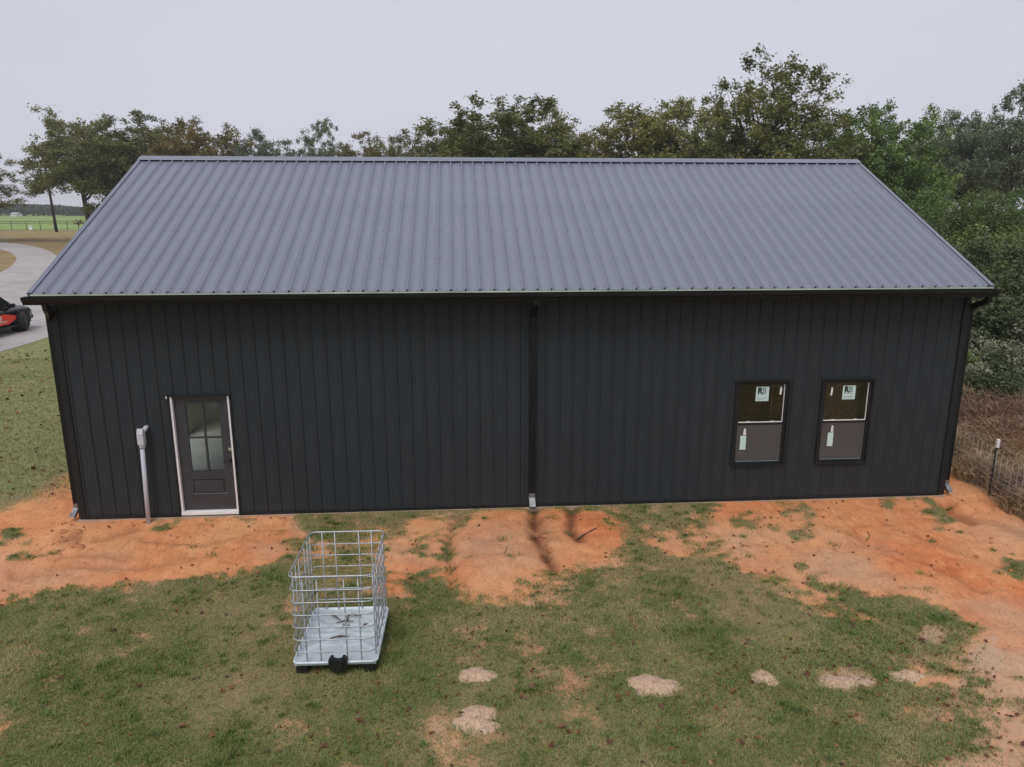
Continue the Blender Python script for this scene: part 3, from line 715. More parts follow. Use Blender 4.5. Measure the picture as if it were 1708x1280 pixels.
for a, b in ((lx0+.001, mxx[0]+.005), (mxx[1]-.005, lx1-.001)): q.bbox(a, b, Y0+.005, Y0+.043, mzz[0]+.008, mzz[1]-.008, .004)
q.build('muntin', M['door'], door)
q = MB(); q.tube([(2.548, Y0, 1.146), (2.548, Y0-.030, 1.146)], [.030, .026], 20); q.tube([(2.548, Y0-.028, 1.146), (2.548, Y0-.04, 1.146)], .017, 16); q.build('deadbolt', M['nickel'], door)
q = MB(); q.tube([(2.545, Y0, .945), (2.545, Y0-.014, .945)], .031, 20); q.tube([(2.545, Y0-.01, .945), (2.545, Y0-.055, .945)], .011, 12)
q.tube([(2.553, Y0-.052, .945), (2.50, Y0-.056, .946), (2.425, Y0-.050, .944)], [.011, .010, .008], 10); q.build('lever_handle', M['handle'], door)
for n, a, b, c, d in (('jamb', dx0, sx0-.003, dz0+.04, dz1), ('jamb', sx1+.003, dx1, dz0+.04, dz1), ('head_jamb', sx0-.003, sx1+.003, sz1+.003, dz1)):
    q = MB(); q.box(a, b, -.012, .125, c, d); q.build(n, M['white'] if n == 'jamb' else M['door'], door)
q = MB(); q.bbox(dx0, dx1, -.030, .125, dz0-.018, dz0+.040, .006); q.build('threshold', M['white'], door)
q = MB(); q.box(dx0-.034, dx1+.034, -.040, -.008, dz1+.002, dz1+.030); q.box(dx0-.034, dx0-.004, -.028, -.004, -.02, dz1+.002); q.box(dx1+.004, dx1+.030, -.028, -.004, -.02, dz1+.002); q.build('door_trim', M['trim'], door)
q = MB(); q.box(dx0-.045, dx0-.030, -.046, -.041, dz1-.03, dz1+.012); q.build('trim_tab', M['white'], door)

# ------------------------------------------------------------------ windows
def text_mesh(body, size, bold=0.0):
    c = bpy.data.curves.new('lettering', 'FONT'); c.body = body; c.size = size; c.offset = bold; c.resolution_u = 3; c.align_x = 'LEFT'
    o = bpy.data.objects.new('lettering', c); COL.objects.link(o)
    dg = bpy.context.evaluated_depsgraph_get(); me = o.evaluated_get(dg).to_mesh()
    V = [tuple(v.co) for v in me.vertices]; Fc = [list(p.vertices) for p in me.polygons]
    o.evaluated_get(dg).to_mesh_clear(); bpy.data.objects.remove(o); bpy.data.curves.remove(c)
    return V, Fc
def window(rc, stick, tagxy, low):
    x0, x1, z0, z1 = rc; zm = z0+(z1-z0)*.492
    q = MB()                                               # outer frame
    q.box(x0+.02, x0+.062, -.006, .075, z0+.02, z1-.02); q.box(x1-.062, x1-.02, -.006, .075, z0+.02, z1-.02)
    q.box(x0+.062, x1-.062, -.006, .075, z1-.055, z1-.02); q.box(x0+.062, x1-.062, -.006, .075, z0+.02, z0+.055)
    w = q.build('window', M['trim'], B)
    q = MB()                                               # J-channel trim standing proud of the ribs
    q.box(x0-.012, x0+.019, -.036, .01, z0-.012, z1+.012); q.box(x1-.019, x1+.012, -.036, .01, z0-.012, z1+.012)
    q.box(x0+.019, x1-.019, -.036, .01, z1-.016, z1+.012); q.box(x0+.019, x1-.019, -.036, .01, z0-.012, z0+.019)
    q.box(x0-.04, x1+.04, -.048, -.037, z1-.006, z1+.022); q.box(x0-.015, x1+.015, -.050, -.037, z0-.014, z0+.010)
    q.build('window_trim', M['trim'], w)
    gx0, gx1 = x0+.064, x1-.064
    q = MB(); q.box(gx0, gx0+.018, .012, .050, zm+.02, z1-.057); q.box(gx1-.018, gx1, .012, .050, zm+.02, z1-.057); q.box(gx0+.018, gx1-.018, .012, .050, z1-.075, z1-.057)
    q.box(gx0, gx1, .008, .052, zm-.022, zm+.020); q.build('upper_sash', M['trim'], w)
    q = MB(); q.box(gx0+.010, gx1-.010, .028, .033, zm+.022, z1-.077); q.build('pane', M['glass'], w)
    q = MB(); q.box(gx1-.0185, gx1-.010, .010, .027, zm+.021, z1-.077); q.box(gx0+.019, gx1-.0186, .006, .027, zm+.0205, zm+.033)
    for xx in (gx0+.17, gx1-.22): q.box(xx, xx+.06, .007, .024, zm+.0335, zm+.043)
    q.build('sash_edge', M['white_line'], w)
    q = MB(); q.box(gx0, gx0+.026, .030, .072, z0+.057, zm-.024); q.box(gx1-.026, gx1, .030, .072, z0+.057, zm-.024); q.box(gx0+.026, gx1-.026, .030, .072, z0+.057, z0+.098); q.build('lower_sash', M['trim'], w)
    q = MB(); q.box(gx0+.018, gx1-.018, .048, .053, z0+.09, zm-.02); q.build('pane', M['glass'], w)
    q = MB(); q.box(gx0+.004, gx1-.004, .012, .0135, z0+.057, zm-.024); q.build('insect_screen', M['screen'], w)
    q = MB(); q.box(gx0+.02, gx1-.02, .004, .014, z0+.056, z0+.066); q.build('screen_bead', M['ink_grey'], w)
    # the printed stickers
    a, b, c, d = stick; q = MB(); q.box(a, b, .0235, .0265, c, d)
    hgt = d-c; wd = b-a
    for body, ofx, mi, sz in (('R', .12, 1, .44), ('B', .46, 2, .44)):
        V, Fc = text_mesh(body, hgt*sz*1.35, .009 if mi == 1 else .003); q.cur = mi
        q.add([(a+wd*ofx+vx*.92, .0225, c+hgt*.52+vy) for vx, vy, _ in V], Fc)
    q.cur = 2
    for zz, e0, e1, th in ((.40, .13, .88, .035), (.22, .08, .92, .03), (.15, .08, .86, .03), (.08, .1, .7, .025)):
        n = 9
        for i in range(n):
            f0 = e0+(e1-e0)*i/n; q.box(a+wd*f0, a+wd*(f0+(e1-e0)/n*.74), .0226, .0232, c+hgt*zz, c+hgt*(zz+th))
    q.build('sticker', [M['sticker'], M['ink'], M['ink_grey']], w)
    a, b, c, d = tagxy; q = MB(); q.prism([(a, c), (b-.006, c), (b-.006, c+.05), (b, c+.06), (b, d-.02), (b-.015, d), (a+.01, d), (a+.004, c+.07)], 1, .022, .026); q.build('paper_tag', M['tag'], w)
    a, b, c, d = low; q = MB(); q.box(a, b, .0085, .0105, c, d); q.build('energy_label', M['sticker'], w)
    q = MB(); q.prism([(a+.045, d+.012), (b-.005, d+.012), (b-.012, d+.06), (b-.018, d+.13), (a+.055, d+.13), (a+.05, d+.07)], 1, .0085, .0105); q.build('paper_tag', M['tag'], w)
    return w
window(W1, (11.583, 11.815, 1.815, 2.073), (12.005, 12.045, 1.93, 2.07), (11.355, 11.46, .936, 1.192))
window(W2, (13.150, 13.382, 1.818, 2.068), (12.93, 12.967, 1.895, 2.045), (12.95, 13.052, .963, 1.218))

# ================================================================== THINGS IN THE YARD
# grey conduit riser
cz0 = float(ground_z(1.16, -.15))
c = empty('conduit_riser', (1.16, -.15, cz0), 'grey plastic conduit pipe with angled fitting rising beside the door', 'conduit')
q = MB(); q.tube([(1.160, -.155, cz0-.15), (1.205, -.145, 1.36)], .035, 16); q.build('pipe', M['grey_pvc'], c)
q = MB(); q.bbox(1.157, 1.262, -.205, -.095, 1.32, 1.53, .018); q.tube([(1.206, -.145, 1.27), (1.208, -.145, 1.33)], .050, 16); q.prism([(-.21, 1.51), (-.09, 1.51), (-.07, 1.56), (-.17, 1.60)], 0, 1.164, 1.256)
q.build('conduit_body', M['grey_pvc'], c)
q = MB(); q.tube([(1.235, -.12, 1.535), (1.258, -.06, 1.58), (1.262, -.002, 1.585)], [.036, .036, .034], 14); q.build('wall_stub', M['grey_pvc'], c)

# IBC cage
TX, TY, TROT = 4.925, -3.70, rad(-1.2)
TZ = float(ground_z(TX, TY))
T = empty('tote_cage', (TX, TY, TZ), 'empty galvanised tote cage on pale grey base standing in the grass', 'tote cage', rz=TROT)
def loop_pts(hx, hy, r, z, n=6):
    P = []
    for cx, cy, a0 in ((hx-r, hy-r, 0), (-hx+r, hy-r, 90), (-hx+r, -hy+r, 180), (hx-r, -hy+r, 270)):
        P += [(cx+r*math.cos(rad(a0+90*k/n)), cy+r*math.sin(rad(a0+90*k/n)), z) for k in range(n+1)]
    return P
HX, HY = .480, .605; Z0 = .155
CH = [.27, .41, .55, .69, .835, .98, 1.235]
for i, z in enumerate([.27, .43, .59, .75, .91, 1.065, 1.235]):
    q = MB(); q.ring(loop_pts(HX, HY, .085, z), .0082 if i < 6 else .0115, 8); q.build('horizontal_rail', M['cage'], T, (0, 0, 0))
def upright(x, y, ox, oy):
    q = MB(); q.tube([(x+ox, y+oy, Z0-.01), (x, y, Z0+.05), (x, y, 1.235)], .0078, 8); q.build('upright_bar', M['cage'], T, (0, 0, 0))
for f in (.16, .33, .65, .82):
    for s in (-1, 1): upright(-HX+2*HX*f, s*(HY-.019), 0, 0)
for f in (.11, .24, .38, .62, .76, .89):
    for s in (-1, 1): upright(s*(HX-.019), -HY+2*HY*f, 0, 0)
tr = bmesh.new()                                           # sheet base with raised rim and a pressed star
nxx, nyy = 41, 49
hx, hy = HX-.006, HY-.006
def tray_z(x, y):
    z = .0
    for ang in (0, 38, 90, 142):
        a = rad(ang); d = abs(-x*math.sin(a)+y*math.cos(a)); z = max(z, .020*max(0, 1-(d/.035)**2))
    rr = math.hypot(x, y)
    if rr < .13: z = .016
    z = max(z, .018*max(0, 1-abs(abs(y)-.22)/.03)) if abs(x) < .40 else z
    e = min(hx-abs(x), hy-abs(y)); return z*min(1, max(0, (e-.03)/.04))+(.020 if e < .02 else 0.0)
g = [[tr.verts.new((-hx+2*hx*i/(nxx-1), -hy+2*hy*j/(nyy-1), Z0-.03+tray_z(-hx+2*hx*i/(nxx-1), -hy+2*hy*j/(nyy-1)))) for j in range(nyy)] for i in range(nxx)]
for i in range(nxx-1):
    for j in range(nyy-1): tr.faces.new((g[i][j], g[i+1][j], g[i+1][j+1], g[i][j+1]))
q = MB(); q.bm(tr, True); q.box(-hx, hx, -hy, hy, Z0-.062, Z0-.032); base = q.build('base_pan', M['tray'], T, (0, 0, 0))
q = MB(); q.ring(loop_pts(HX+.004, HY+.004, .06, Z0-.022), .017, 8); q.build('base_rim', M['tray'], base, (0, 0, 0))
V, Fc = text_mesh('H', .13, .004); q = MB(); q.add([(vx-.05, vy+.10, Z0+.0) for vx, vy, _ in V], Fc); q.build('stamped_mark', M['ink_grey'], base, (0, 0, 0))
for sx in (-1, 0, 1):
    for sy in (-1, 1):
        q = MB(); q.bbox(sx*.40-.07, sx*.40+.07, sy*.50-.085, sy*.50+.085, -.03, Z0-.064, .012); q.build('foot', M['black_plastic'], T, (0, 0, 0))
for sx in (-1, 1):
    q = MB(); q.bbox(sx*.40-.045, sx*.40+.045, -.41, .41, -.02, .03, .008); q.build('runner', M['black_plastic'], T, (0, 0, 0))
vb = MB(); prof = [(-.115, -.02), (-.135, .10), (-.10, .155), (-.065, .150), (-.06, .115), (0, .100), (.06, .115), (.065, .150), (.10, .155), (.135, .10), (.115, -.02), (.05, -.075), (-.05, -.075)]
vb.prism([(x*.82+.04, z*.82+.10) for x, z in prof], 1, -HY-.062, -HY+.004); vb.prism([(x*.45+.04, z*.58+.10) for x, z in prof], 1, -HY-.085, -HY-.062); vb.build('valve_guard', M['black_plastic'], T, (0, 0, 0))
# sticks lying in the pan
rnd = random.Random(4)
for k, (x, y, l, a) in enumerate(((-.16, .33, .20, -40), (.04, .38, .16, 25), (.12, .36, .12, -15), (-.02, .22, .22, 4), (.24, .12, .12, 50), (-.03, -.13, .24, 8), (.0, .29, .10, 80))):
    R = Matrix.Rotation(TROT, 3, 'Z'); w = R@Vector((x, y, 0)); aa = rad(a)+TROT
    q = MB(); q.tube([(-l/2*math.cos(aa), -l/2*math.sin(aa), .0), (.0, .012, .012), (l/2*math.cos(aa), l/2*math.sin(aa), .003)], [.006, .012, .004], 6)
    o = q.build('twig', M['twig']); o.location = (TX+w.x, TY+w.y, TZ+Z0+.004)
    props(o, 'dead brown twig lying in the pale base of the tote cage', 'twig', 'twigs in the tote cage base')

# sand mounds
def mound(u, v, a, b, hgt, label, seed):
    P = gpt(u, v); q = np.random.default_rng(seed); rings, n = 9, 40; V = []; ph = q.random(6)*6.28
    gz0 = float(ground_z(P[0], P[1]))
    for i in range(rings+1):
        r = i/rings
        for k in range(n):
            t = 2*math.pi*k/n; w = 1+.13*math.sin(2*t+ph[0])+.10*math.sin(3*t+ph[1])+.07*math.sin(5*t+ph[2])+.05*math.sin(9*t+ph[3])
            x, y = P[0]+a*r*w*math.cos(t), P[1]+b*r*w*math.sin(t)
            z = float(ground_z(x, y))+hgt*(1-r*r)**1.25+.010*(q.random()-.5)*(1-r)-.012*r**4+.002
            V.append((x-P[0], y-P[1], z-gz0))
    Fc = [(i*n+k, i*n+(k+1) % n, (i+1)*n+(k+1) % n, (i+1)*n+k) for i in range(rings) for k in range(n)]
    o = link('sand_mound', np_mesh('sand_mound', V, Fc, [M['mound']], True), None, (P[0], P[1], gz0))
    return props(o, label, 'sand mound', 'pale sand mounds in the lawn')
for i, (u, v, a, b, h, lab) in enumerate((
        (795, 1126, .23, .18, .035, 'small pale sand mound in grass beside the tote cage base'),
        (795, 1203, .31, .23, .045, 'wide pale sand mound in grass below the smaller mound beside the tote'),
        (1089, 1144, .30, .24, .05, 'largest rounded pale sand mound alone in mid lawn'),
        (1273, 1131, .20, .15, .04, 'small oval smooth pale sand mound in green grass'),
        (1406, 1138, .36, .17, .02, 'long flat spread of pale sand with leaves on it'),
        (1510, 1128, .24, .14, .03, 'pale sand mound near the worn sandy end of the lawn'))):
    mound(u, v, a, b, h, lab, 20+i)

# clods and sticks on the clay
def clod(u, v, s, label, seed, grp):
    P = gpt(u, v); q = np.random.default_rng(seed); bm = bmesh.new(); bmesh.ops.create_icosphere(bm, subdivisions=2, radius=1)
    for w in bm.verts: w.co = Vector((w.co.x*s*(1.2+.3*q.random()), w.co.y*s*(.8+.3*q.random()), w.co.z*s*(.45+.2*q.random())))
    me = bpy.data.meshes.new('clay_clod'); bm.to_mesh(me); bm.free(); me.materials.append(M['clod'])
    o = link('clay_clod', me, None, (P[0], P[1], float(ground_z(P[0], P[1]))+s*.15), (0, 0, q.random()*3)); props(o, label, 'clay clod', grp)
for i in range(9): clod(98+rnd.random()*38, 884+rnd.random()*36, .03+.04*rnd.random(), 'orange clay clod on washed ground by the corner downspout near the conduit', 60+i, 'clods by the corner downspout')
for i in range(5): clod(896+rnd.random()*26, 890+rnd.random()*52, .02+.025*rnd.random(), 'dark clay lump in the washed gully below the middle downspout', 80+i, 'lumps in the gully')
for i in range(46):
    u = rnd.choice((rnd.uniform(10, 460), rnd.uniform(1210, 1690))); v = rnd.uniform(872, 940)+(0 if u < 600 else rnd.uniform(-15, 30))
    clod(u, v, .012+.022*rnd.random()**2, 'small orange clod lying on the open clay', 120+i, 'small clods on the open clay')
def stick(pts, r, label):
    P = [gpt(u, v) for u, v in pts]; o0 = P[0]; q = MB()
    q.tube([(p[0]-o0[0], p[1]-o0[1], float(ground_z(p[0], p[1]))-float(ground_z(o0[0], o0[1]))+r*.8+.01*(k % 2)) for k, p in enumerate(P)], [r*(1-.5*k/len(P)) for k in range(len(P))], 6)
    o = q.build('stick', M['twig']); o.location = (o0[0], o0[1], float(ground_z(o0[0], o0[1]))); props(o, label, 'stick')
stick([(962, 901), (975, 893), (995, 882)], .013, 'dead forked stick lying across the clay below the middle downspout')
stick([(842, 923), (846, 914), (845, 912)], .006, 'tiny twig on the smooth clay pad left of the gully')
stick([(1444, 903), (1451, 895), (1447, 887)], .007, 'thin twig on bare clay below the windows')

# ------------------------------------------------------------------ parked vehicle
CX, CY = -13.22, 19.35; CZ = float(hbase(CY))+.012
car = empty('parked_car', (CX, CY, CZ), 'black sport utility vehicle with red side graphic parked on the gravel drive', 'car', rz=rad(-2))
def loft(secs):
    q = MB(); n = len(secs[0][1]); V = []
    for y, prof in secs: V += [(x, y, z) for x, z in prof]
    Fc = [(i*n+k, i*n+(k+1) % n, (i+1)*n+(k+1) % n, (i+1)*n+k) for i in range(len(secs)-1) for k in range(n)]+[tuple(range(n))[::-1], tuple((len(secs)-1)*n+k for k in range(n))]
    q.add(V, Fc, True); return q
def bsec(hw, zb, zs, zt):                                  # sill, waist, shoulder, deck
    r = [(hw*.90, zb), (hw*.99, zb+.12), (hw, (zb+zs)/2), (hw*.985, zs-.05), (hw*.93, zs), (hw*.75, zt), (hw*.3, zt+.015)]
    return r+[(-x, z) for x, z in r[::-1]]
body = loft([(-2.42, bsec(.84, .50, .95, 1.02)), (-2.36, bsec(.92, .42, .98, 1.06)), (-1.9, bsec(.965, .34, 1.02, 1.09)), (-.6, bsec(.975, .32, 1.03, 1.10)), (.7, bsec(.975, .32, 1.03, 1.12)),
             (1.05, bsec(.97, .33, 1.04, 1.14)), (1.7, bsec(.96, .36, 1.00, 1.09)), (2.15, bsec(.92, .40, .93, 1.00)), (2.40, bsec(.82, .46, .82, .88)), (2.47, bsec(.70, .52, .74, .78))]).build('body', M['car'], car, (0, 0, 0))
def csec(hwb, hwt, zb, zt): r = [(hwb, zb), (hwb*.5+hwt*.5+.02, (zb+zt)/2), (hwt, zt-.06), (hwt-.08, zt), (.2, zt+.02)]; return r+[(-x, z) for x, z in r[::-1]]
loft([(-2.30, csec(.86, .74, 1.02, 1.10)), (-2.10, csec(.88, .72, 1.04, 1.60)), (-1.6, csec(.89, .72, 1.05, 1.74)), (-.4, csec(.90, .72, 1.05, 1.79)), (.35, csec(.90, .71, 1.06, 1.74)), (.80, csec(.89, .74, 1.06, 1.42)), (1.20, csec(.86, .80, 1.06, 1.13))]).build('cabin', M['car'], car, (0, 0, 0))
for s in (-1, 1):
    def sidepoly(P, off=.012):
        q = MB(); V = []
        for y, z in P:
            hw = np.interp(z, [1.05, 1.42, 1.74], [.90, .83, .725])+off; V += [(s*hw, y, z), (s*(hw-.02), y, z)]
        n = len(P); q.add(V, [tuple(2*i for i in range(n)), tuple(2*i+1 for i in range(n))[::-1]]+[(2*i, (2*i+2) % (2*n), (2*i+3) % (2*n), 2*i+1) for i in range(n)]); return q
    sidepoly([(-.35, 1.14), (.82, 1.14), (.72, 1.34), (.28, 1.62), (-.30, 1.67)]).build('side_window', M['car_glass'], car, (0, 0, 0))
    sidepoly([(-1.45, 1.14), (-.42, 1.14), (-.38, 1.67), (-1.35, 1.63)]).build('side_window', M['car_glass'], car, (0, 0, 0))
    q = MB(); q.bbox(s*.92-.02 if s > 0 else -1.16, 1.16 if s > 0 else -.90, .66, .82, 1.10, 1.27, .04); q.build('wing_mirror', M['car'], car, (0, 0, 0))
    q = MB(); q.bbox(min(s*.86, s*1.07), max(s*.86, s*1.07), -1.0, 1.0, .30, .36, .015); q.build('running_board', M['black_plastic'], car, (0, 0, 0))
    for y0 in (-.38, .78):
        q = MB(); q.bbox(min(s*.955, s*.995), max(s*.955, s*.995), y0-.78, y0-.62, .88, .91, .008); q.build('door_handle', M['car'], car, (0, 0, 0))
    for yw in (-1.45, 1.48):
        q = MB(); q.tube([(s*.93, yw+.52*math.cos(t), .42+.50*math.sin(t)) for t in np.linspace(-.15, math.pi+.15, 17)], [.05]*17, 8); q.build('wheel_arch', M['black_plastic'], car, (0, 0, 0))
        q = MB(); q.tube([(s*.60, yw, .42), (s*.972, yw, .42)], [.46, .46], 28, smooth=False); q.build('wheel_well', M['black_plastic'], car, (0, 0, 0))
        R = Matrix.Rotation(rad(24) if yw > 0 else 0, 3, 'Z')
        wh = MB(); N = 32; pr = [(-.14, .26), (-.15, .36), (-.12, .415), (-.06, .425), (.06, .425), (.12, .415), (.15, .36), (.14, .26)]
        V = []
        for k in range(N):
            t = 2*math.pi*k/N; V += [R@Vector((a, r*math.cos(t), r*math.sin(t))) for a, r in pr]
        m = len(pr); V = [(v.x+s*.90, v.y+yw, v.z+.425) for v in V]
        wh.add(V, [(k*m+i, k*m+i+1, ((k+1) % N)*m+i+1, ((k+1) % N)*m+i) for k in range(N) for i in range(m-1)], True)
        wo = wh.build('wheel', M['tyre'], car, (0, 0, 0))
        rm = MB()
        for k in range(6):
            t = k*math.pi/3; a = R@Vector((s*.12, 0, 0)); e = R@Vector((s*.11, .25*math.cos(t), .25*math.sin(t)))
            rm.tube([(a.x+s*.90, a.y+yw, a.z+.425), (e.x+s*.90, e.y+yw, e.z+.425)], [.05, .035], 6)
        ctr = R@Vector((s*.02, 0, 0)); ct2 = R@Vector((s*.06, 0, 0)); rm.tube([(ctr.x+s*.9, ctr.y+yw, .425), (ct2.x+s*.9, ct2.y+yw, .425)], [.27, .27], 24)
        rm.build('rim', M['rim'], wo, (0, 0, 0))
    q = MB(); q.bbox(min(s*.62, s*.86), max(s*.62, s*.86), 2.22, 2.40, .72, .84, .03); q.build('headlight', M['lamp_clear'], car, (0, 0, 0))
    q = MB(); q.bbox(min(s*.72, s*.90), max(s*.72, s*.90), -2.42, -2.30, .82, 1.02, .03); q.build('tail_light', M['lamp_red'], car, (0, 0, 0))
    # red vinyl wedge with its white lettering
    def flank(y, z): return s*(np.interp(z, [.32, .44, .70, .98, 1.03], [.878, .968, .978, .962, .91])+.006)
    def graphic(P):
        q = MB(); V = []
        for y, z in P: V += [(flank(y, z), y, z), (flank(y, z)-s*.003, y, z)]
        n = len(P); q.add(V, [tuple(2*i for i in range(n)), tuple(2*i+1 for i in range(n))[::-1]]); return q
    Pg = [(-2.2, .98), (-1.2, .97), (-.2, .95), (.5, .84), (.98, .74), (.93, .56), (.35, .42), (-.2, .44), (-.9, .46), (-.92, .72), (-1.95, .72)]
    q = MB(); V = []; Fc = []
    for y0, y1, za0, za1, zb0, zb1 in ((-2.1, -1.0, .70, .52, .98, .97), (-1.0, -.2, .52, .44, .97, .95), (-.2, .5, .44, .44, .95, .84), (.5, 1.0, .44, .60, .84, .72)):
        for k in range(4):
            f0, f1 = k/4, (k+1)/4; b = len(V)
            for y, lo, hi in ((y0, za0, zb0), (y1, za1, zb1)):
                for f in (f0, f1): z = lo+(hi-lo)*f; V.append((flank(y, z), y, z))
            Fc.append((b, b+2, b+3, b+1))
    q.add(V, Fc); gph = q.build('side_graphic', M['red'], car, (0, 0, 0))
    for body_, sz, yy, zz in (('TILE', .26, -.55, .66),):
        TV, TF = text_mesh(body_, sz, .006)
        q = MB(); xs = [v[0] for v in TV]; wmax = max(xs)
        V = []
        for vx, vy, _ in TV:
            y = yy+(vx+vy*.2)*1.25 if s > 0 else yy+(wmax-vx)*1.25; z = zz+vy-.06*(y-yy); V.append((flank(y, z)+s*.004, y, z))
        q.add(V, TF); q.build('lettering', M['tag'], gph, (0, 0, 0))
    q = MB(); yy = -.45                                    # a line of small print, too small to read
    for wv in (.16, .10, .20, .13, .17, .09):
        V = [(flank(y, z)+s*.004, y, z) for y, z in ((yy, .555), (yy+wv*.8, .550), (yy+wv*.8, .595), (yy, .600))]; q.add(V, [(0, 1, 2, 3)]); yy += wv
    q.build('small_print', M['tag'], gph, (0, 0, 0))
q = MB(); q.add([(-.72, .86, 1.40), (.72, .86, 1.40), (.66, .40, 1.735), (-.66, .40, 1.735), (-.78, 1.20, 1.155), (.78, 1.20, 1.155)], [(4, 5, 1, 0), (0, 1, 2, 3)]); q.build('windscreen', M['car_glass'], car, (0, 0, 0))
q = MB(); q.bbox(-.62, .62, -2.26, -2.14, 1.16, 1.50, .02); q.build('rear_window', M['car_glass'], car, (0, 0, 0))
q = MB(); q.bbox(-.85, .85, -2.50, -2.34, .42, .60, .04); q.build('rear_bumper', M['black_plastic'], car, (0, 0, 0))
q = MB(); q.bbox(-.80, .80, 2.34, 2.52, .42, .60, .05); q.build('front_bumper', M['black_plastic'], car, (0, 0, 0))

# ------------------------------------------------------------------ fences, pole
def ux(u, y, z=1.2):                                      # x where the column u crosses depth y near height z
    P0 = ray(u, 384); t = (y-CAM[1])/P0[1]; return CAM[0]+P0[0]*t
FY = 140.5; FZ = float(hbase(FY))
f0 = np.array([ux(-187, FY), FY]); pf = empty('pipe_fence', (f0[0], FY, FZ), 'dark pipe fence with posts and two rails along the pasture', 'fence')
posts = [ux(u, FY) for u in (-187, -164, -141, -118, -95, -72, -49, -26, -4, 20, 45, 68, 91, 113, 132, 155, 178, 201, 224, 247)]
q0 = MB(); q0.tube([(0, 0, -.3), (0, 0, 1.68)], .065, 10); pm = q0.mesh('post', M['rust'])
for x in posts: link('post', pm, pf, (x-f0[0], 0, 0))
for z in (1.66, 1.30):
    q = MB(); q.tube([(posts[0], FY, FZ+z), (posts[-1], FY, FZ+z)], .05, 10); q.build('rail', M['rust'], pf)
for z in (.9, .5):
    q = MB(); q.tube([(posts[0], FY-.07, FZ+z), (posts[-1], FY-.07, FZ+z)], .012, 6); q.build('strand', M['wire'], pf)
bxp = (ux(52, FY-1), FY-1, FZ)
bx = empty('utility_pedestal', bxp, 'small white utility pedestal standing by the pipe fence', 'utility box')
q = MB(); q.bbox(bxp[0]-.28, bxp[0]+.28, bxp[1]-.2, bxp[1]+.2, FZ-.05, FZ+.78, .04); q.build('cabinet', M['white'], bx)
q = MB(); q.bbox(bxp[0]-.31, bxp[0]+.31, bxp[1]-.23, bxp[1]+.23, FZ+.78, FZ+.88, .03); q.build('cap', M['white'], bx)
PP = at_z(95, 387.5, 1.2)
po = empty('utility_pole', (PP[0], PP[1], float(hbase(PP[1]))), 'tall dark leaning wooden utility pole by the drive', 'pole')
q = MB(); q.tube([(PP[0], PP[1], 0.6), (PP[0]-.6, PP[1], 14.5)], [.24, .15], 12); q.build('shaft', M['pole'], po)
q = MB(); q.bbox(PP[0]-.9, PP[0]+.5, PP[1]-.08, PP[1]+.08, 13.3, 13.5, .02); q.build('crossarm', M['pole'], po)
# woven wire fence on T-posts beside the thicket
FP = [(15.95, -3.6), (15.98, -1.9), (16.10, -.07), (16.6, 2.1), (17.2, 4.6), (18.0, 8.0)]
wf = empty('wire_fence', (16.10, -.07, float(ground_z(16.10, -.07))), 'woven wire fence on dark T-posts between clay yard and thicket', 'fence')
for i, (x, y) in enumerate(FP):
    z = float(ground_z(x, y)); q = MB(); q.box(x-.022, x+.022, y-.004, y+.004, z-.3, z+.93); q.box(x-.004, x+.004, y-.024, y-.004, z-.3, z+.93); p = q.build('t_post', M['tpost'], wf)
    q = MB(); q.box(x-.026, x+.026, y-.028, y+.008, z+.9301, z+1.085); q.build('white_tip', M['white'], p)
def fpoint(t):
    k = min(int(t), len(FP)-2); a = t-k; x = FP[k][0]*(1-a)+FP[k+1][0]*a; y = FP[k][1]*(1-a)+FP[k+1][1]*a; return x-.03, y, float(ground_z(x-.03, y))
NT = 60
for j, h in enumerate((.03, .13, .23, .34, .46, .59, .73, .88, 1.0)):
    q = MB(); q.tube([(p[0], p[1], p[2]+h+.02*math.sin(3*t+j)) for t in np.linspace(0, len(FP)-1, NT) for p in (fpoint(t),)], .0042, 4); q.build('line_wire', M['wire'], wf)
for k in range(62):
    p = fpoint(k*(len(FP)-1)/61*.999); q = MB(); q.tube([(p[0], p[1], p[2]+.03), (p[0]+.004, p[1], p[2]+.45), (p[0], p[1], p[2]+.88)], .0034, 4); q.build('stay_wire', M['wire'], wf)

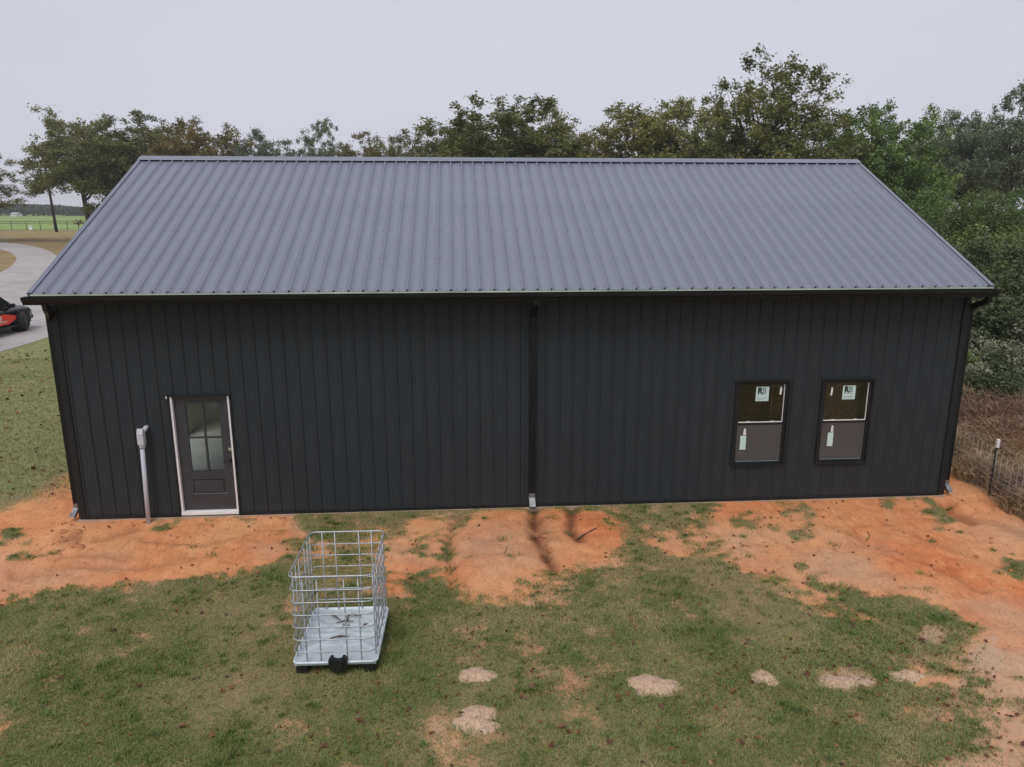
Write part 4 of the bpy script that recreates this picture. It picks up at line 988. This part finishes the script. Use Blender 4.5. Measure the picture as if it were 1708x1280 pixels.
# ================================================================== TREES AND BRUSH
def leaf_faces(C, size, seed, up=.35, stretch=1.7, jit=.5):
    q = np.random.default_rng(seed); n = len(C)
    N = q.normal(size=(n, 3)); N[:, 2] = np.abs(N[:, 2])+up; N /= np.linalg.norm(N, axis=1)[:, None]
    A = np.cross(N, q.normal(size=(n, 3))); A /= np.linalg.norm(A, axis=1)[:, None]+1e-9; Bv = np.cross(N, A)
    s = size*(1-jit/2+jit*q.random(n))[:, None]
    V = np.stack([C-A*s*.5*stretch, C-Bv*s*.42+N*s*.10, C+A*s*.5*stretch, C+Bv*s*.42+N*s*.10], 1).reshape(-1, 3)
    return V, np.arange(4*n).reshape(n, 4)
def grow_oak(seed, h=12.0, w=10.0, tr=.26, fork=.30, K=60, leaf=.13, per=58, low=-.55, clump=1.0, gap=.15):
    """tapered trunk forking into bent limbs; every limb carries boughs, twigs and clumps of leaves under a domed outline"""
    q = np.random.default_rng(seed); mb = MB(); c0 = np.array([0, 0, .60*h]); e0 = np.array([w/2*.93, w/2*.93, .37*h])
    C = []; tries = 0
    while len(C) < K and tries < 6000:
        tries += 1
        d = q.normal(size=3); d /= np.linalg.norm(d)
        if d[2] < low: continue
        rho = (.12+.88*q.random())**.5
        wob = 1+.10*math.sin(3*math.atan2(d[1], d[0])+seed)+.08*math.sin(5*math.atan2(d[1], d[0])+2*seed)+.07*math.sin(6*d[2]+seed)
        p = d*rho*wob
        if all(np.linalg.norm((p-x)*np.array([1, 1, .8])) > gap*2 for x in C): C.append(p)
    C = np.array(C)
    T = [np.zeros(3)]; top = np.array([q.normal()*.02*w, q.normal()*.02*w, h*(fork+.30)])
    n = 9; bend = q.normal(size=2)*.018*w
    T = [np.array([top[0]*k/n+bend[0]*math.sin(3.1*k/n), top[1]*k/n+bend[1]*math.sin(3.1*k/n), top[2]*k/n]) for k in range(n+1)]
    def trunk_at(z): return np.array([np.interp(z, [p[2] for p in T], [p[a] for p in T]) for a in range(3)])
    mb.tube(T, [tr*(1.45 if k == 0 else 1.08 if k == 1 else 1-.55*k/n) for k in range(n+1)], 9, cap=False)
    def limb(a, b, r0, r1, m, sag, wig):
        P = []; side = q.normal(size=3)*wig
        for k in range(m+1):
            t = k/m; p = a*(1-t)+b*t+np.array([0, 0, sag*math.sin(math.pi*t)])+side*math.sin(math.pi*t)*(1-.4*t); P.append(p+q.normal(size=3)*wig*.22*(0 < k < m))
        mb.tube(P, [r0+(r1-r0)*k/m for k in range(m+1)], 7 if r0 > .06 else 5 if r0 > .03 else 3, cap=False); return P
    ns = 8; az0 = q.random()*6.28; sect = {}
    for i, p in enumerate(C):
        a = (math.atan2(p[1], p[0])-az0) % 6.283
        key = (int(a/6.283*ns), 0 if p[2] < .25 else 1) if math.hypot(p[0], p[1]) > .25 else ('top', 0); sect.setdefault(key, []).append(i)
    tips = []
    for key, ids in sect.items():
        m = C[ids].mean(0); zf = h*(fork+(.02 if key[1] == 0 else .16)+.10*q.random()); zf = min(zf, h*(fork+.28))
        mid = c0+m*e0*.50; L1 = limb(trunk_at(zf), mid, tr*(.42+.10*q.random()), tr*.20, 6, .03*h, .045*w)
        for i in ids:
            k = q.integers(3, 7); a = L1[k]; b = c0+C[i]*e0
            L2 = limb(a, b, tr*(.20 if k < 6 else .16), .018, 5, .012*h, .035*w)
            for j in range(11):
                g = L2[-1] if j < 7 else L2[q.integers(2, 5)]; t = g+q.normal(size=3)*np.array([.052*w, .052*w, .028*h])*clump
                limb(g, t, .014, .006, 2, 0, .01*w); tips.append(t)
    tips = np.array(tips); nl = (per*(.45+1.1*q.random(len(tips)))).astype(int)
    P = np.repeat(tips, nl, 0)+q.normal(size=(nl.sum(), 3))*np.array([.019*w, .019*w, .013*h])*clump
    V, Fc = leaf_faces(P, leaf, seed+1)
    return mb.mesh('trunk', M['bark']), V, Fc
TREE = {}
def tree_meshes(key, mat, **kw):
    k = (key, mat)
    if k not in TREE:
        if key not in TREE: TREE[key] = grow_oak(**kw)
        tm, V, Fc = TREE[key]; TREE[k] = (tm, np_mesh('crown', V, Fc, [M[mat]]))
    return TREE[k]
VAR = {'a': dict(seed=3, K=62), 'b': dict(seed=8, K=70, fork=.22, low=-.8), 'c': dict(seed=21, K=42, fork=.34, clump=.9, gap=.19), 'd': dict(seed=34, K=72, fork=.24, low=-.8), 'e': dict(seed=55, K=46, fork=.30, per=46, gap=.18),
       'tall': dict(seed=78, K=62, fork=.36, per=46, tr=.30, low=-.30, clump=.85, gap=.15, leaf=.115)}
def tree(var, mat, u, vtop, wpx, dep, label, rz=0.0, name='oak_tree', group='oaks behind the building', base=None, shift=0):
    Pt = at_depth(u, vtop, dep); z0 = float(hbase(Pt[1])) if base is None else base
    h = Pt[2]-z0; w = wpx*dep/FPX*1.2
    tm, cm = tree_meshes(var, mat, **VAR[var])
    o = empty(name, (Pt[0]+shift, Pt[1], z0), label, 'tree', group, rz); o.scale = (w/10.0, w/10.0, h/12.0)
    link('trunk', tm, o); link('crown', cm, o); return o
# beyond the drive
tree('a', 'oak', 128, 191, 160, 96, 'wide spreading oak overhanging the utility pole beyond the drive', .4, group='oaks beyond the drive')
tree('b', 'oak', 215, 197, 190, 90, 'dense oak just behind the gable corner beyond the drive', 1.9, group='oaks beyond the drive')
tree('d', 'oak_autumn', 322, 202, 150, 84, 'rounded brownish oak rising above the drive end of the ridge', 3.0, group='oaks beyond the drive')
tree('c', 'oak', 268, 225, 130, 100, 'oak filling the gap between two oaks beyond the drive', 4.2, group='oaks beyond the drive')
tree('e', 'oak', -98, 232, 180, 92, 'oak whose branch tips reach over the drive at the pasture fence', 5.2, group='oaks beyond the drive')
# along the ridge
tree('e', 'grey_tree', 435, 219, 110, 98, 'thin grey green oak above the ridge beside the brownish oak', .9)
tree('c', 'grey_tree', 533, 213, 92, 96, 'small open oak with bare looking limbs above the ridge', 2.2)
tree('b', 'oak_autumn', 607, 228, 110, 92, 'low rounded oak just clearing the ridge', 3.7)
tree('d', 'oak', 672, 234, 115, 88, 'low oak in the dip beside the large domed oak', 5.0)
tree('a', 'oak', 752, 203, 160, 74, 'mid height oak at the shoulder of the large domed oak', 1.2)
tree('d', 'oak', 838, 172, 250, 62, 'large domed oak above the middle of the ridge', .2)
tree('b', 'oak', 905, 184, 160, 66, 'oak joined to the large domed oak on its far shoulder', 2.9)
tree('e', 'oak_autumn', 975, 222, 110, 70, 'low russet tree in the gap beside the large domed oak', 4.4)
tree('a', 'oak', 1086, 164, 215, 58, 'broad dark oak with low forked trunk above the ridge', 3.3)
tree('tall', 'oak', 1282, 104, 255, 47, 'tallest open crowned oak with tall bare trunk above the ridge', .6)
tree('c', 'grey_tree', 1185, 196, 130, 72, 'greyish oak between the broad dark oak and the tallest oak', 1.0)
tree('b', 'oak_autumn', 1215, 214, 130, 60, 'russet oak under the side limb of the tallest oak', 5.5)
# the wood beside the building
tree('d', 'green_tree', 1478, 178, 180, 50, 'bushy bright green tree at the gable end beyond the building', 2.0, 'broadleaf_tree', 'trees of the wood by the gable')
tree('b', 'green_tree', 1405, 205, 130, 52, 'green tree between the tallest oak and the bushy bright green tree', .3, 'broadleaf_tree', 'trees of the wood by the gable')
tree('a', 'grey_tree', 1625, 182, 150, 62, 'grey green oak standing behind the vine covered thicket', 4.0, 'broadleaf_tree', 'trees of the wood by the gable')
tree('c', 'grey_tree', 1715, 165, 150, 55, 'tall grey green tree over the vine covered thicket', 5.6, 'broadleaf_tree', 'trees of the wood by the gable')
tree('e', 'grey_tree', 1560, 212, 120, 72, 'pale tree showing in the gap behind the bushy bright green tree', 1.4, 'broadleaf_tree', 'trees of the wood by the gable')

def grow_shrub(seed, n=9000, leaf=.13, blobs=44, flat=.8):
    """lumpy mound of leaves, unit half-width 1 and height 1"""
    q = np.random.default_rng(seed); C = []
    for k in range(blobs):
        a = q.random()*6.28; r = math.sqrt(q.random())*.72; z = (1-r*r*.9)*(.35+.5*q.random())
        c = np.array([r*math.cos(a), r*math.sin(a), z*.82]); s = .12+.15*q.random(); m = n//blobs
        d = q.normal(size=(m, 3)); d /= np.linalg.norm(d, axis=1)[:, None]
        C.append(c+d*s*(.72+.36*q.random((m, 1)))*np.array([1, 1, flat]))
    C = np.concatenate(C); C[:, 2] = np.abs(C[:, 2]); return C
SHR = {}
def shrub(seed, mat, P, rx, h, label, cat='shrub', group=None, n=8000, leaf=.14, name='shrub', stems=True):
    q = np.random.default_rng(seed+500)
    key = (seed % 4, mat, round(rx), round(h), n)
    if key not in SHR:
        C = grow_shrub(seed % 4, n)*np.array([rx, rx, h]); V, Fc = leaf_faces(C, leaf, seed); cm = np_mesh('foliage', V, Fc, [M[mat]])
        mb = MB()
        for k in range(16):
            a = q.random()*6.28; r = .15*rx*q.random(); e = np.array([math.cos(a)*rx*(.2+.4*q.random()), math.sin(a)*rx*(.2+.4*q.random()), h*(.35+.25*q.random())])
            mb.tube([(r*math.cos(a), r*math.sin(a), -.1), e*np.array([.45, .45, .6]), e], [.035, .022, .008], 5, cap=False)
        SHR[key] = (cm, mb.mesh('stems', M['bark']), rx, h)
    cm, sm, r0, h0 = SHR[key]
    o = empty(name, P, label, cat, group, q.random()*6.28); o.scale = (rx/r0, rx/r0, h/h0)
    link('foliage', cm, o); link('stems', sm, o); return o
def shrub_px(seed, mat, u, v, dep, rx, label, **kw):       # top of the shrub at pixel (u, v), depth along the view
    P = at_depth(u, v, dep); z0 = float(hbase(P[1])); return shrub(seed, mat, (P[0], P[1], z0), rx, P[2]-z0, label, **kw)
# understorey behind the ridge
us = [(395, 262, 70), (480, 258, 75), (570, 256, 72), (640, 258, 70), (705, 252, 64), (780, 246, 58), (850, 240, 54), (920, 238, 54), (985, 244, 54), (1050, 246, 50), (1120, 236, 48), (1175, 240, 46), (1235, 232, 44), (1320, 238, 43), (1370, 230, 42), (1425, 236, 40)]
for i, (u, v, d) in enumerate([(a, b-(25 if a < 760 else 15), c) for a, b, c in us]+[(a+36, b-(18 if a < 760 else 9), c+6) for a, b, c in us[:-1]]):
    if 1262 < u < 1345: v += 14                             # lets the trunk of the tallest oak show
    mt = ('oak_autumn', 'oak', 'green_tree')[i % 3] if u < 1100 else ('oak_autumn', 'green_tree', 'vine')[i % 3]
    shrub_px(i, mt, u, v, d, 3.6, 'leafy undergrowth shrub showing just above the ridge under the oaks', group='undergrowth behind the ridge', n=9000, leaf=.15, name='undergrowth_shrub')
# vine-draped thicket by the gable
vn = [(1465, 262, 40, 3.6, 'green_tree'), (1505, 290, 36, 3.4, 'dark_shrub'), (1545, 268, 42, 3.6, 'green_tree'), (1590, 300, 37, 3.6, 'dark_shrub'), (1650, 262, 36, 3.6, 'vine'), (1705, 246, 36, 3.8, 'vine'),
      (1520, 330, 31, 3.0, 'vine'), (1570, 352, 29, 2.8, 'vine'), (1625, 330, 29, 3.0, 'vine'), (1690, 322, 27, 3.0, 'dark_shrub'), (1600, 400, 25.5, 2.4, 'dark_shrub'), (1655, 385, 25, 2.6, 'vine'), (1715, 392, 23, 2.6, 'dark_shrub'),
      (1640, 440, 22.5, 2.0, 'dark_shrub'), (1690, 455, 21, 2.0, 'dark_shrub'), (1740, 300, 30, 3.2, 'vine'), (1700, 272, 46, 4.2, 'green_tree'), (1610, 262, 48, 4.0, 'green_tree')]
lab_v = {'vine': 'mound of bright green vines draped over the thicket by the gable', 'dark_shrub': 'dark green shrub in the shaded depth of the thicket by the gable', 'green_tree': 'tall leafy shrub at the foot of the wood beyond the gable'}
grp_v = {'vine': 'vine mounds of the thicket', 'dark_shrub': 'dark shrubs of the thicket', 'green_tree': 'tall shrubs at the wood edge'}
LABV = {0: 'tall leafy shrub close behind the gable end of the ridge', 2: 'tall leafy shrub between the bushy bright green tree and the vine mounds', 16: 'tall leafy shrub under the tall grey green tree at the back of the thicket',
        17: 'tall leafy shrub under the grey green oak at the back of the thicket', 6: 'vine mound reaching up beside the sloping rake of the roof', 11: 'lowest vine mound, in front of the dark shrubs near the eave corner',
        1: 'dark green shrub tucked between the rake of the roof and the vine mounds', 13: 'dark green shrub just above the grey green brush by the eave corner'}
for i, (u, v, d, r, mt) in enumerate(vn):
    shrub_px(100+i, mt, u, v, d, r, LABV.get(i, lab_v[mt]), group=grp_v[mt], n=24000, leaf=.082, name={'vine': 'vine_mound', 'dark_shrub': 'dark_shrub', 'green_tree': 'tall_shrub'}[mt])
def brush(seed, mat, P, rx, h, label, group, n=3500, wd=.012, name='dry_brush', lean=.55, tw=1.0):
    """tangle of thin stems: arching, each a narrow strip"""
    q = np.random.default_rng(seed); a = q.random(n)*6.28; r = np.sqrt(q.random(n))*rx
    b = np.stack([r*np.cos(a), r*np.sin(a), np.zeros(n)], 1)
    hh = h*(.35+.65*q.random(n))*(1-.55*(r/rx)**2); az = q.random(n)*6.28; ln = lean*hh*(.3+.9*q.random(n))
    dv = np.stack([np.cos(az), np.sin(az), np.zeros(n)], 1); sd = np.stack([-np.sin(az), np.cos(az), np.zeros(n)], 1)+q.normal(size=(n, 3))*.3
    zz = np.array([0, 0, 1.0]); w = wd*(.6+.8*q.random(n))[:, None]
    p0 = b; p1 = b+dv*(ln*.35)[:, None]+zz*(hh*.62)[:, None]; p2 = b+dv*ln[:, None]+zz*(hh*(.9+.1*q.random(n)))[:, None]; 
    V = np.stack([p0-sd*w, p0+sd*w, p1-sd*w*.8, p1+sd*w*.8, p2-sd*w*.25, p2+sd*w*.25], 1).reshape(-1, 3)
    k = np.arange(n)*6; Fc = np.concatenate([np.stack([k, k+1, k+3, k+2], 1), np.stack([k+2, k+3, k+5, k+4], 1)])
    # side twigs
    m = int(n*1.6*tw); s = q.integers(0, n, m); t = q.random((m, 1)); base = p1[s]*(1-t)+p2[s]*t
    d2 = q.normal(size=(m, 3)); d2[:, 2] = np.abs(d2[:, 2])*.6; l2 = h*(.06+.12*q.random((m, 1))); e = base+d2*l2*.6; s2 = np.cross(d2, q.normal(size=(m, 3))); s2 /= np.linalg.norm(s2, axis=1)[:, None]+1e-9
    V2 = np.stack([base-s2*wd*.6, base+s2*wd*.6, e+s2*wd*.5, e-s2*wd*.5], 1).reshape(-1, 3); k2 = len(V)+np.arange(m)*4
    V = np.concatenate([V, V2]); Fc = np.concatenate([Fc, np.stack([k2, k2+1, k2+2, k2+3], 1)])
    o = link(name, np_mesh(name, V, Fc, [M[mat]]), None, P, (0, 0, q.random()*6.28)); return props(o, label, 'brush', group)
def brush_px(seed, mat, u, v, dep, rx, label, group, **kw):
    P = at_depth(u, v, dep); z0 = float(ground_z(P[0], P[1])); return brush(seed, mat, (P[0], P[1], z0), rx, P[2]-z0, label, group, **kw)
lb = {'grey_brush': ('grey green leafy brush between the thicket and the dry weeds', 'grey green brush'), 'brown_brush': ('reddish brown dead brush behind the wire fence', 'brown dead brush'), 'dry_grass': ('tan dry weeds standing along the wire fence', 'dry weeds along the wire fence')}
bl = [('grey_brush', 1660, 500, 22, 2.2), ('grey_brush', 1705, 505, 20.5, 2.2), ('grey_brush', 1655, 545, 19.8, 1.9), ('grey_brush', 1700, 560, 18.6, 2.0), ('grey_brush', 1750, 540, 19, 2.2), ('grey_brush', 1640, 590, 18.9, 1.5), ('grey_brush', 1690, 600, 17.6, 1.5),
      ('brown_brush', 1640, 640, 17.6, 1.3), ('brown_brush', 1690, 650, 16.6, 1.4), ('brown_brush', 1735, 650, 16.4, 1.4), ('brown_brush', 1715, 690, 15.5, 1.1), ('dry_grass', 1625, 690, 16.8, .9), ('dry_grass', 1655, 700, 16.0, 1.0), ('dry_grass', 1690, 722, 15.2, .9), ('dry_grass', 1735, 735, 14.7, .9),
      ('dry_grass', 1622, 735, 16.0, .55), ('brown_brush', 1650, 765, 15.1, .6), ('dry_grass', 1685, 775, 14.5, .7), ('brown_brush', 1715, 790, 14.0, .7), ('dry_grass', 1745, 800, 13.8, .8)]
for i, (mt, u, v, d, r) in enumerate(bl):
    if mt == 'grey_brush':
        shrub_px(160+i, 'grey_brush' if i % 3 else 'dark_shrub', u, v, d, r, lb[mt][0] if i % 3 else 'dark green bush among the grey green brush by the gable', cat='brush', group=lb[mt][1] if i % 3 else 'dark bushes in the brush', n=15000, leaf=.055, name='grey_brush' if i % 3 else 'dark_bush')
        continue
    brush_px(300+i, mt, u, v, d, r, lb[mt][0], lb[mt][1], n=int(2000+2200*r), wd=.009, name={'brown_brush': 'dead_brush', 'dry_grass': 'dry_weeds'}[mt], lean=.6)
for i in range(16):                                        # low weeds grown up through the fence
    t = i/15*3.6+.2; x, y, z = fpoint(t); x += .30+.28*(i % 3)
    brush(400+i, ('dry_grass', 'brown_brush', 'dry_grass')[i % 3], (x, y, float(ground_z(x, y))), .42+.1*(i % 2), .45+.30*((i*7) % 5)/4, 'low tangled dead weeds at the foot of the wire fence', 'weeds at the foot of the wire fence', n=520, wd=.008, name='fence_weeds', lean=.9)
for i, (u, v, d, r) in enumerate(((1630, 520, 21.2, 1.2), (1625, 560, 19.6, .9), (1700, 590, 18.8, 1.0))):
    shrub_px(140+i, 'vine', u, v, d, r, 'low bright green bush among the grey green brush', group='low green bushes', n=5000, leaf=.055, name='low_bush')

# far wood across the pasture: one mass
q = np.random.default_rng(5); nC = 60000
tx = q.uniform(-620, 260, nC); base_h = 6.6+2.4*(fbm(tx*.02+4, tx*0+3, 1.0, 4)-.5)*2.2
rr = q.random(nC)**.6
V, Fc = leaf_faces(np.stack([tx, 470+q.random(nC)*26+.02*tx, 1.2+rr*base_h], 1), 1.5, 6, stretch=1.2)
o = link('far_wood', np_mesh('far_wood', V, Fc, [M['far_wood']])); props(o, 'hazy dark line of woodland at the far side of the pasture', kind='stuff')
fb = at_z(27, 359.5, 1.2); fbx = (ux(26, 440), 440, 1.2)
hb = empty('farm_shed', fbx, 'tiny white farm shed in front of the far woodland', 'shed')
q2 = MB(); q2.box(fbx[0]-1.7, fbx[0]+1.7, 440, 446, 1.1, 2.6); q2.build('wall', M['white'], hb)
q2 = MB(); q2.prism([(439.6, 2.55), (446.4, 2.55), (443, 3.5)], 0, fbx[0]-1.9, fbx[0]+1.9); q2.build('roof', M['galv'], hb)

# ================================================================== GRASS AND LEAVES ON THE GROUND
def blades(name, X, Y, hmean, wd, seed, label, mat='grass', cluster=True):
    q = np.random.default_rng(seed); n = len(X); Z = ground_z(X, Y)-.004
    az = q.random(n)*6.28; h = hmean*(.45+1.0*q.random(n)); ln = h*(.3+1.1*q.random(n)); w = wd*(.6+.8*q.random(n))
    b = np.stack([X, Y, Z], 1); dv = np.stack([np.cos(az), np.sin(az), 0*az], 1); sd = np.stack([-np.sin(az), np.cos(az), 0*az], 1)
    tip = b+dv*ln[:, None]+np.array([0, 0, 1.0])*h[:, None]; mid = b+dv*(ln*.3)[:, None]+np.array([0, 0, 1.0])*(h*.6)[:, None]
    V = np.stack([b-sd*w[:, None]*.5, b+sd*w[:, None]*.5, mid+sd*w[:, None]*.5, tip, mid-sd*w[:, None]*.5], 1).reshape(-1, 3)
    k = np.arange(n)*5; Fc = np.stack([k, k+1, k+2, k+4], 1); F3 = np.stack([k+4, k+2, k+3, k+3], 1)
    me = bpy.data.meshes.new(name); me.vertices.add(len(V)); me.vertices.foreach_set('co', V.astype(np.float32).ravel())
    loops = np.concatenate([Fc.ravel(), F3[:, :3].ravel()]).astype(np.int32)
    me.loops.add(len(loops)); me.loops.foreach_set('vertex_index', loops)
    me.polygons.add(2*n); me.polygons.foreach_set('loop_start', np.concatenate([np.arange(n)*4, 4*n+np.arange(n)*3]).astype(np.int32))
    me.polygons.foreach_set('loop_total', np.concatenate([np.full(n, 4), np.full(n, 3)]).astype(np.int32)); me.materials.append(M[mat]); me.update(calc_edges=True)
    return props(link(name, me), label, kind='stuff')
q = np.random.default_rng(77)
NB = 900000
X = q.uniform(-1.5, 15.9, NB); Y = q.uniform(-7.2, -.03, NB)
u, v = to_px(np.stack([X, Y, hbase(Y)], -1)); g = dense_at(grass, X, Y)
vis = (u > -60) & (u < 1770) & (v < 1330)
acc = vis & (q.random(NB) < np.clip((g-.22)*1.5, .012, 1)*np.clip((v-740)/360, .5, 1)*(1-.62*dense_at(worn, X, Y)))
blades('lawn_grass', X[acc], Y[acc], .028, .0055, 78, 'short green lawn grass growing in patches over the clay')
nc = 1500; cxy = np.stack([q.uniform(-1, 15.5, nc), q.uniform(-7, -.15, nc)], 1); gk = dense_at(grass, cxy[:, 0], cxy[:, 1])
cxy = cxy[q.random(nc) < np.clip(gk*1.2-.1, .06, 1)]; k = np.repeat(np.arange(len(cxy)), 46); rr = .02+.055*q.random(len(cxy))
X = cxy[k, 0]+q.normal(size=len(k))*rr[k]; Y = np.minimum(cxy[k, 1]+q.normal(size=len(k))*rr[k]*.8, -.06)
blades('grass_tufts', X, Y, .048, .0060, 80, 'taller ragged tufts of grass standing in the lawn and clay')
NB = 90000
X = q.uniform(-11.5, -.4, NB); Y = q.uniform(-.5, 19, NB)
edge = -.16*np.clip(-X, 0, 30)
acc = (q.random(NB) < .9*np.clip((Y-.9-edge)/1.0, 0, 1)) & (Y < 15.5+.1*X) 
blades('side_lawn_grass', X[acc], Y[acc], .045, .012, 79, 'worn lawn grass between the building and the gravel drive', 'side_grass')
def leaf_scatter(n, seed, x0, x1, y0, y1, size):
    q = np.random.default_rng(seed); X = q.uniform(x0, x1, n); Y = q.uniform(y0, y1, n); return X, Y
X = np.concatenate([q.uniform(.5, 14.5, 1500), q.normal(11.5, 1.6, 700), q.normal(6.8, 1.2, 260)]); Y = np.concatenate([q.uniform(-7, -.4, 1500), q.normal(-4.9, .8, 700), q.normal(-4.4, 1.0, 260)])
keep = (fbm(X, Y, .9, 3)+.25*q.random(len(X)) > .55) & (Y < -.2) & (Y > -7.3) & (dense_at(grass, X, Y) > .15); X, Y = X[keep], Y[keep]
Xc, Yc = q.uniform(-1.5, 16, 190), -.15-2.6*q.random(190)**1.5; X = np.concatenate([X, Xc]); Y = np.concatenate([Y, Yc])
V, Fc = leaf_faces(np.stack([X, Y, ground_z(X, Y)+.016], 1), .036, 91, up=1.0, stretch=1.5, jit=1.0)
props(link('leaf_litter', np_mesh('leaf_litter', V, Fc, [M['litter']])), 'scattered small brown oak leaves and debris on the lawn', kind='stuff')
X = q.uniform(-11, -.6, 900); Y = q.uniform(.5, 16, 900)
V, Fc = leaf_faces(np.stack([X, Y, ground_z(X, Y)+.03], 1), .075, 92, up=1.0, stretch=1.5, jit=1.0)
props(link('side_leaf_litter', np_mesh('side_leaf_litter', V, Fc, [M['litter']])), 'pale dry leaves scattered on the worn side lawn', kind='stuff')
# the larger single leaves
def big_leaf(seed):
    q = np.random.default_rng(seed); n = 18; V = [(0, 0, .010)]
    for k in range(n):
        t = 2*math.pi*k/n; r = (.050+.020*math.cos(t*5+seed))*(1+.35*math.cos(t)); V.append((r*math.cos(t)*1.25, r*math.sin(t)*.85, .004+.022*abs(math.sin(t))+.006*q.random()))
    me = bpy.data.meshes.new('fallen_leaf'); me.from_pydata(V, [], [(0, 1+k, 1+(k+1) % n) for k in range(n)]); me.materials.append(M['litter']); me.update(); return me
blm = [big_leaf(s) for s in range(4)]
spots = [(1188/1.986, 605/1.986+900), (1315/1.986, 510/1.986+900), (205/1.986, 460/1.986+900), (380/1.986, 305/1.986+900), (765/1.986, 498/1.986+900), (735/1.986, 505/1.986+900), (1030/1.986, 660/1.986+900), (1075/1.986, 690/1.986+900), (700/1.986, 655/1.986+900), (600/1.986, 625/1.986+900), (285/1.986, 620/1.986+900), (455/1.986, 490/1.986+900), (1050/1.986, 445/1.986+900), (1250/1.986, 480/1.986+900),
         (1028, 1165), (1032, 1172), (905, 1030), (920, 1245), (965, 1222), (1225, 1155), (1430, 1195), (1395, 1210), (1420, 1200), (1315, 1125), (1345, 1128), (1505, 1075), (1535, 1070), (1582, 1120), (1565, 1168), (1580, 1180), (1705, 1245), (1330, 1085), (950, 1225), (1015, 1240), (940, 1215), (1185, 1093), (1110, 1105), (1262, 1235), (1235, 1240)]
for i, (u, v) in enumerate(spots):
    P = gpt(u, v); o = link('fallen_leaf', blm[i % 4], None, (P[0], P[1], float(ground_z(P[0], P[1]))+.018), (rnd.uniform(-.3, .3), rnd.uniform(-.3, .3), rnd.random()*6.28))
    s = .40+.35*rnd.random(); o.scale = (s, s, s); props(o, 'large curled brown leaf lying on the lawn', 'leaf', 'large fallen leaves on the lawn')

# ================================================================== HAZE
hz = MB(); hz.box(-1600, 1600, -120, 1100, -3.0, 26.0)
hm = bpy.data.materials.new('haze_air'); hm.use_nodes = True; nt = hm.node_tree; nt.nodes.clear()
out = nt.nodes.new('ShaderNodeOutputMaterial'); pv = nt.nodes.new('ShaderNodeVolumePrincipled')
pv.inputs['Color'].default_value = (.93, .94, .96, 1); pv.inputs['Density'].default_value = .00045; pv.inputs['Anisotropy'].default_value = .2
nt.links.new(pv.outputs[0], out.inputs['Volume'])
props(hz.build('haze', hm), 'thin pale haze in the damp air', kind='stuff')
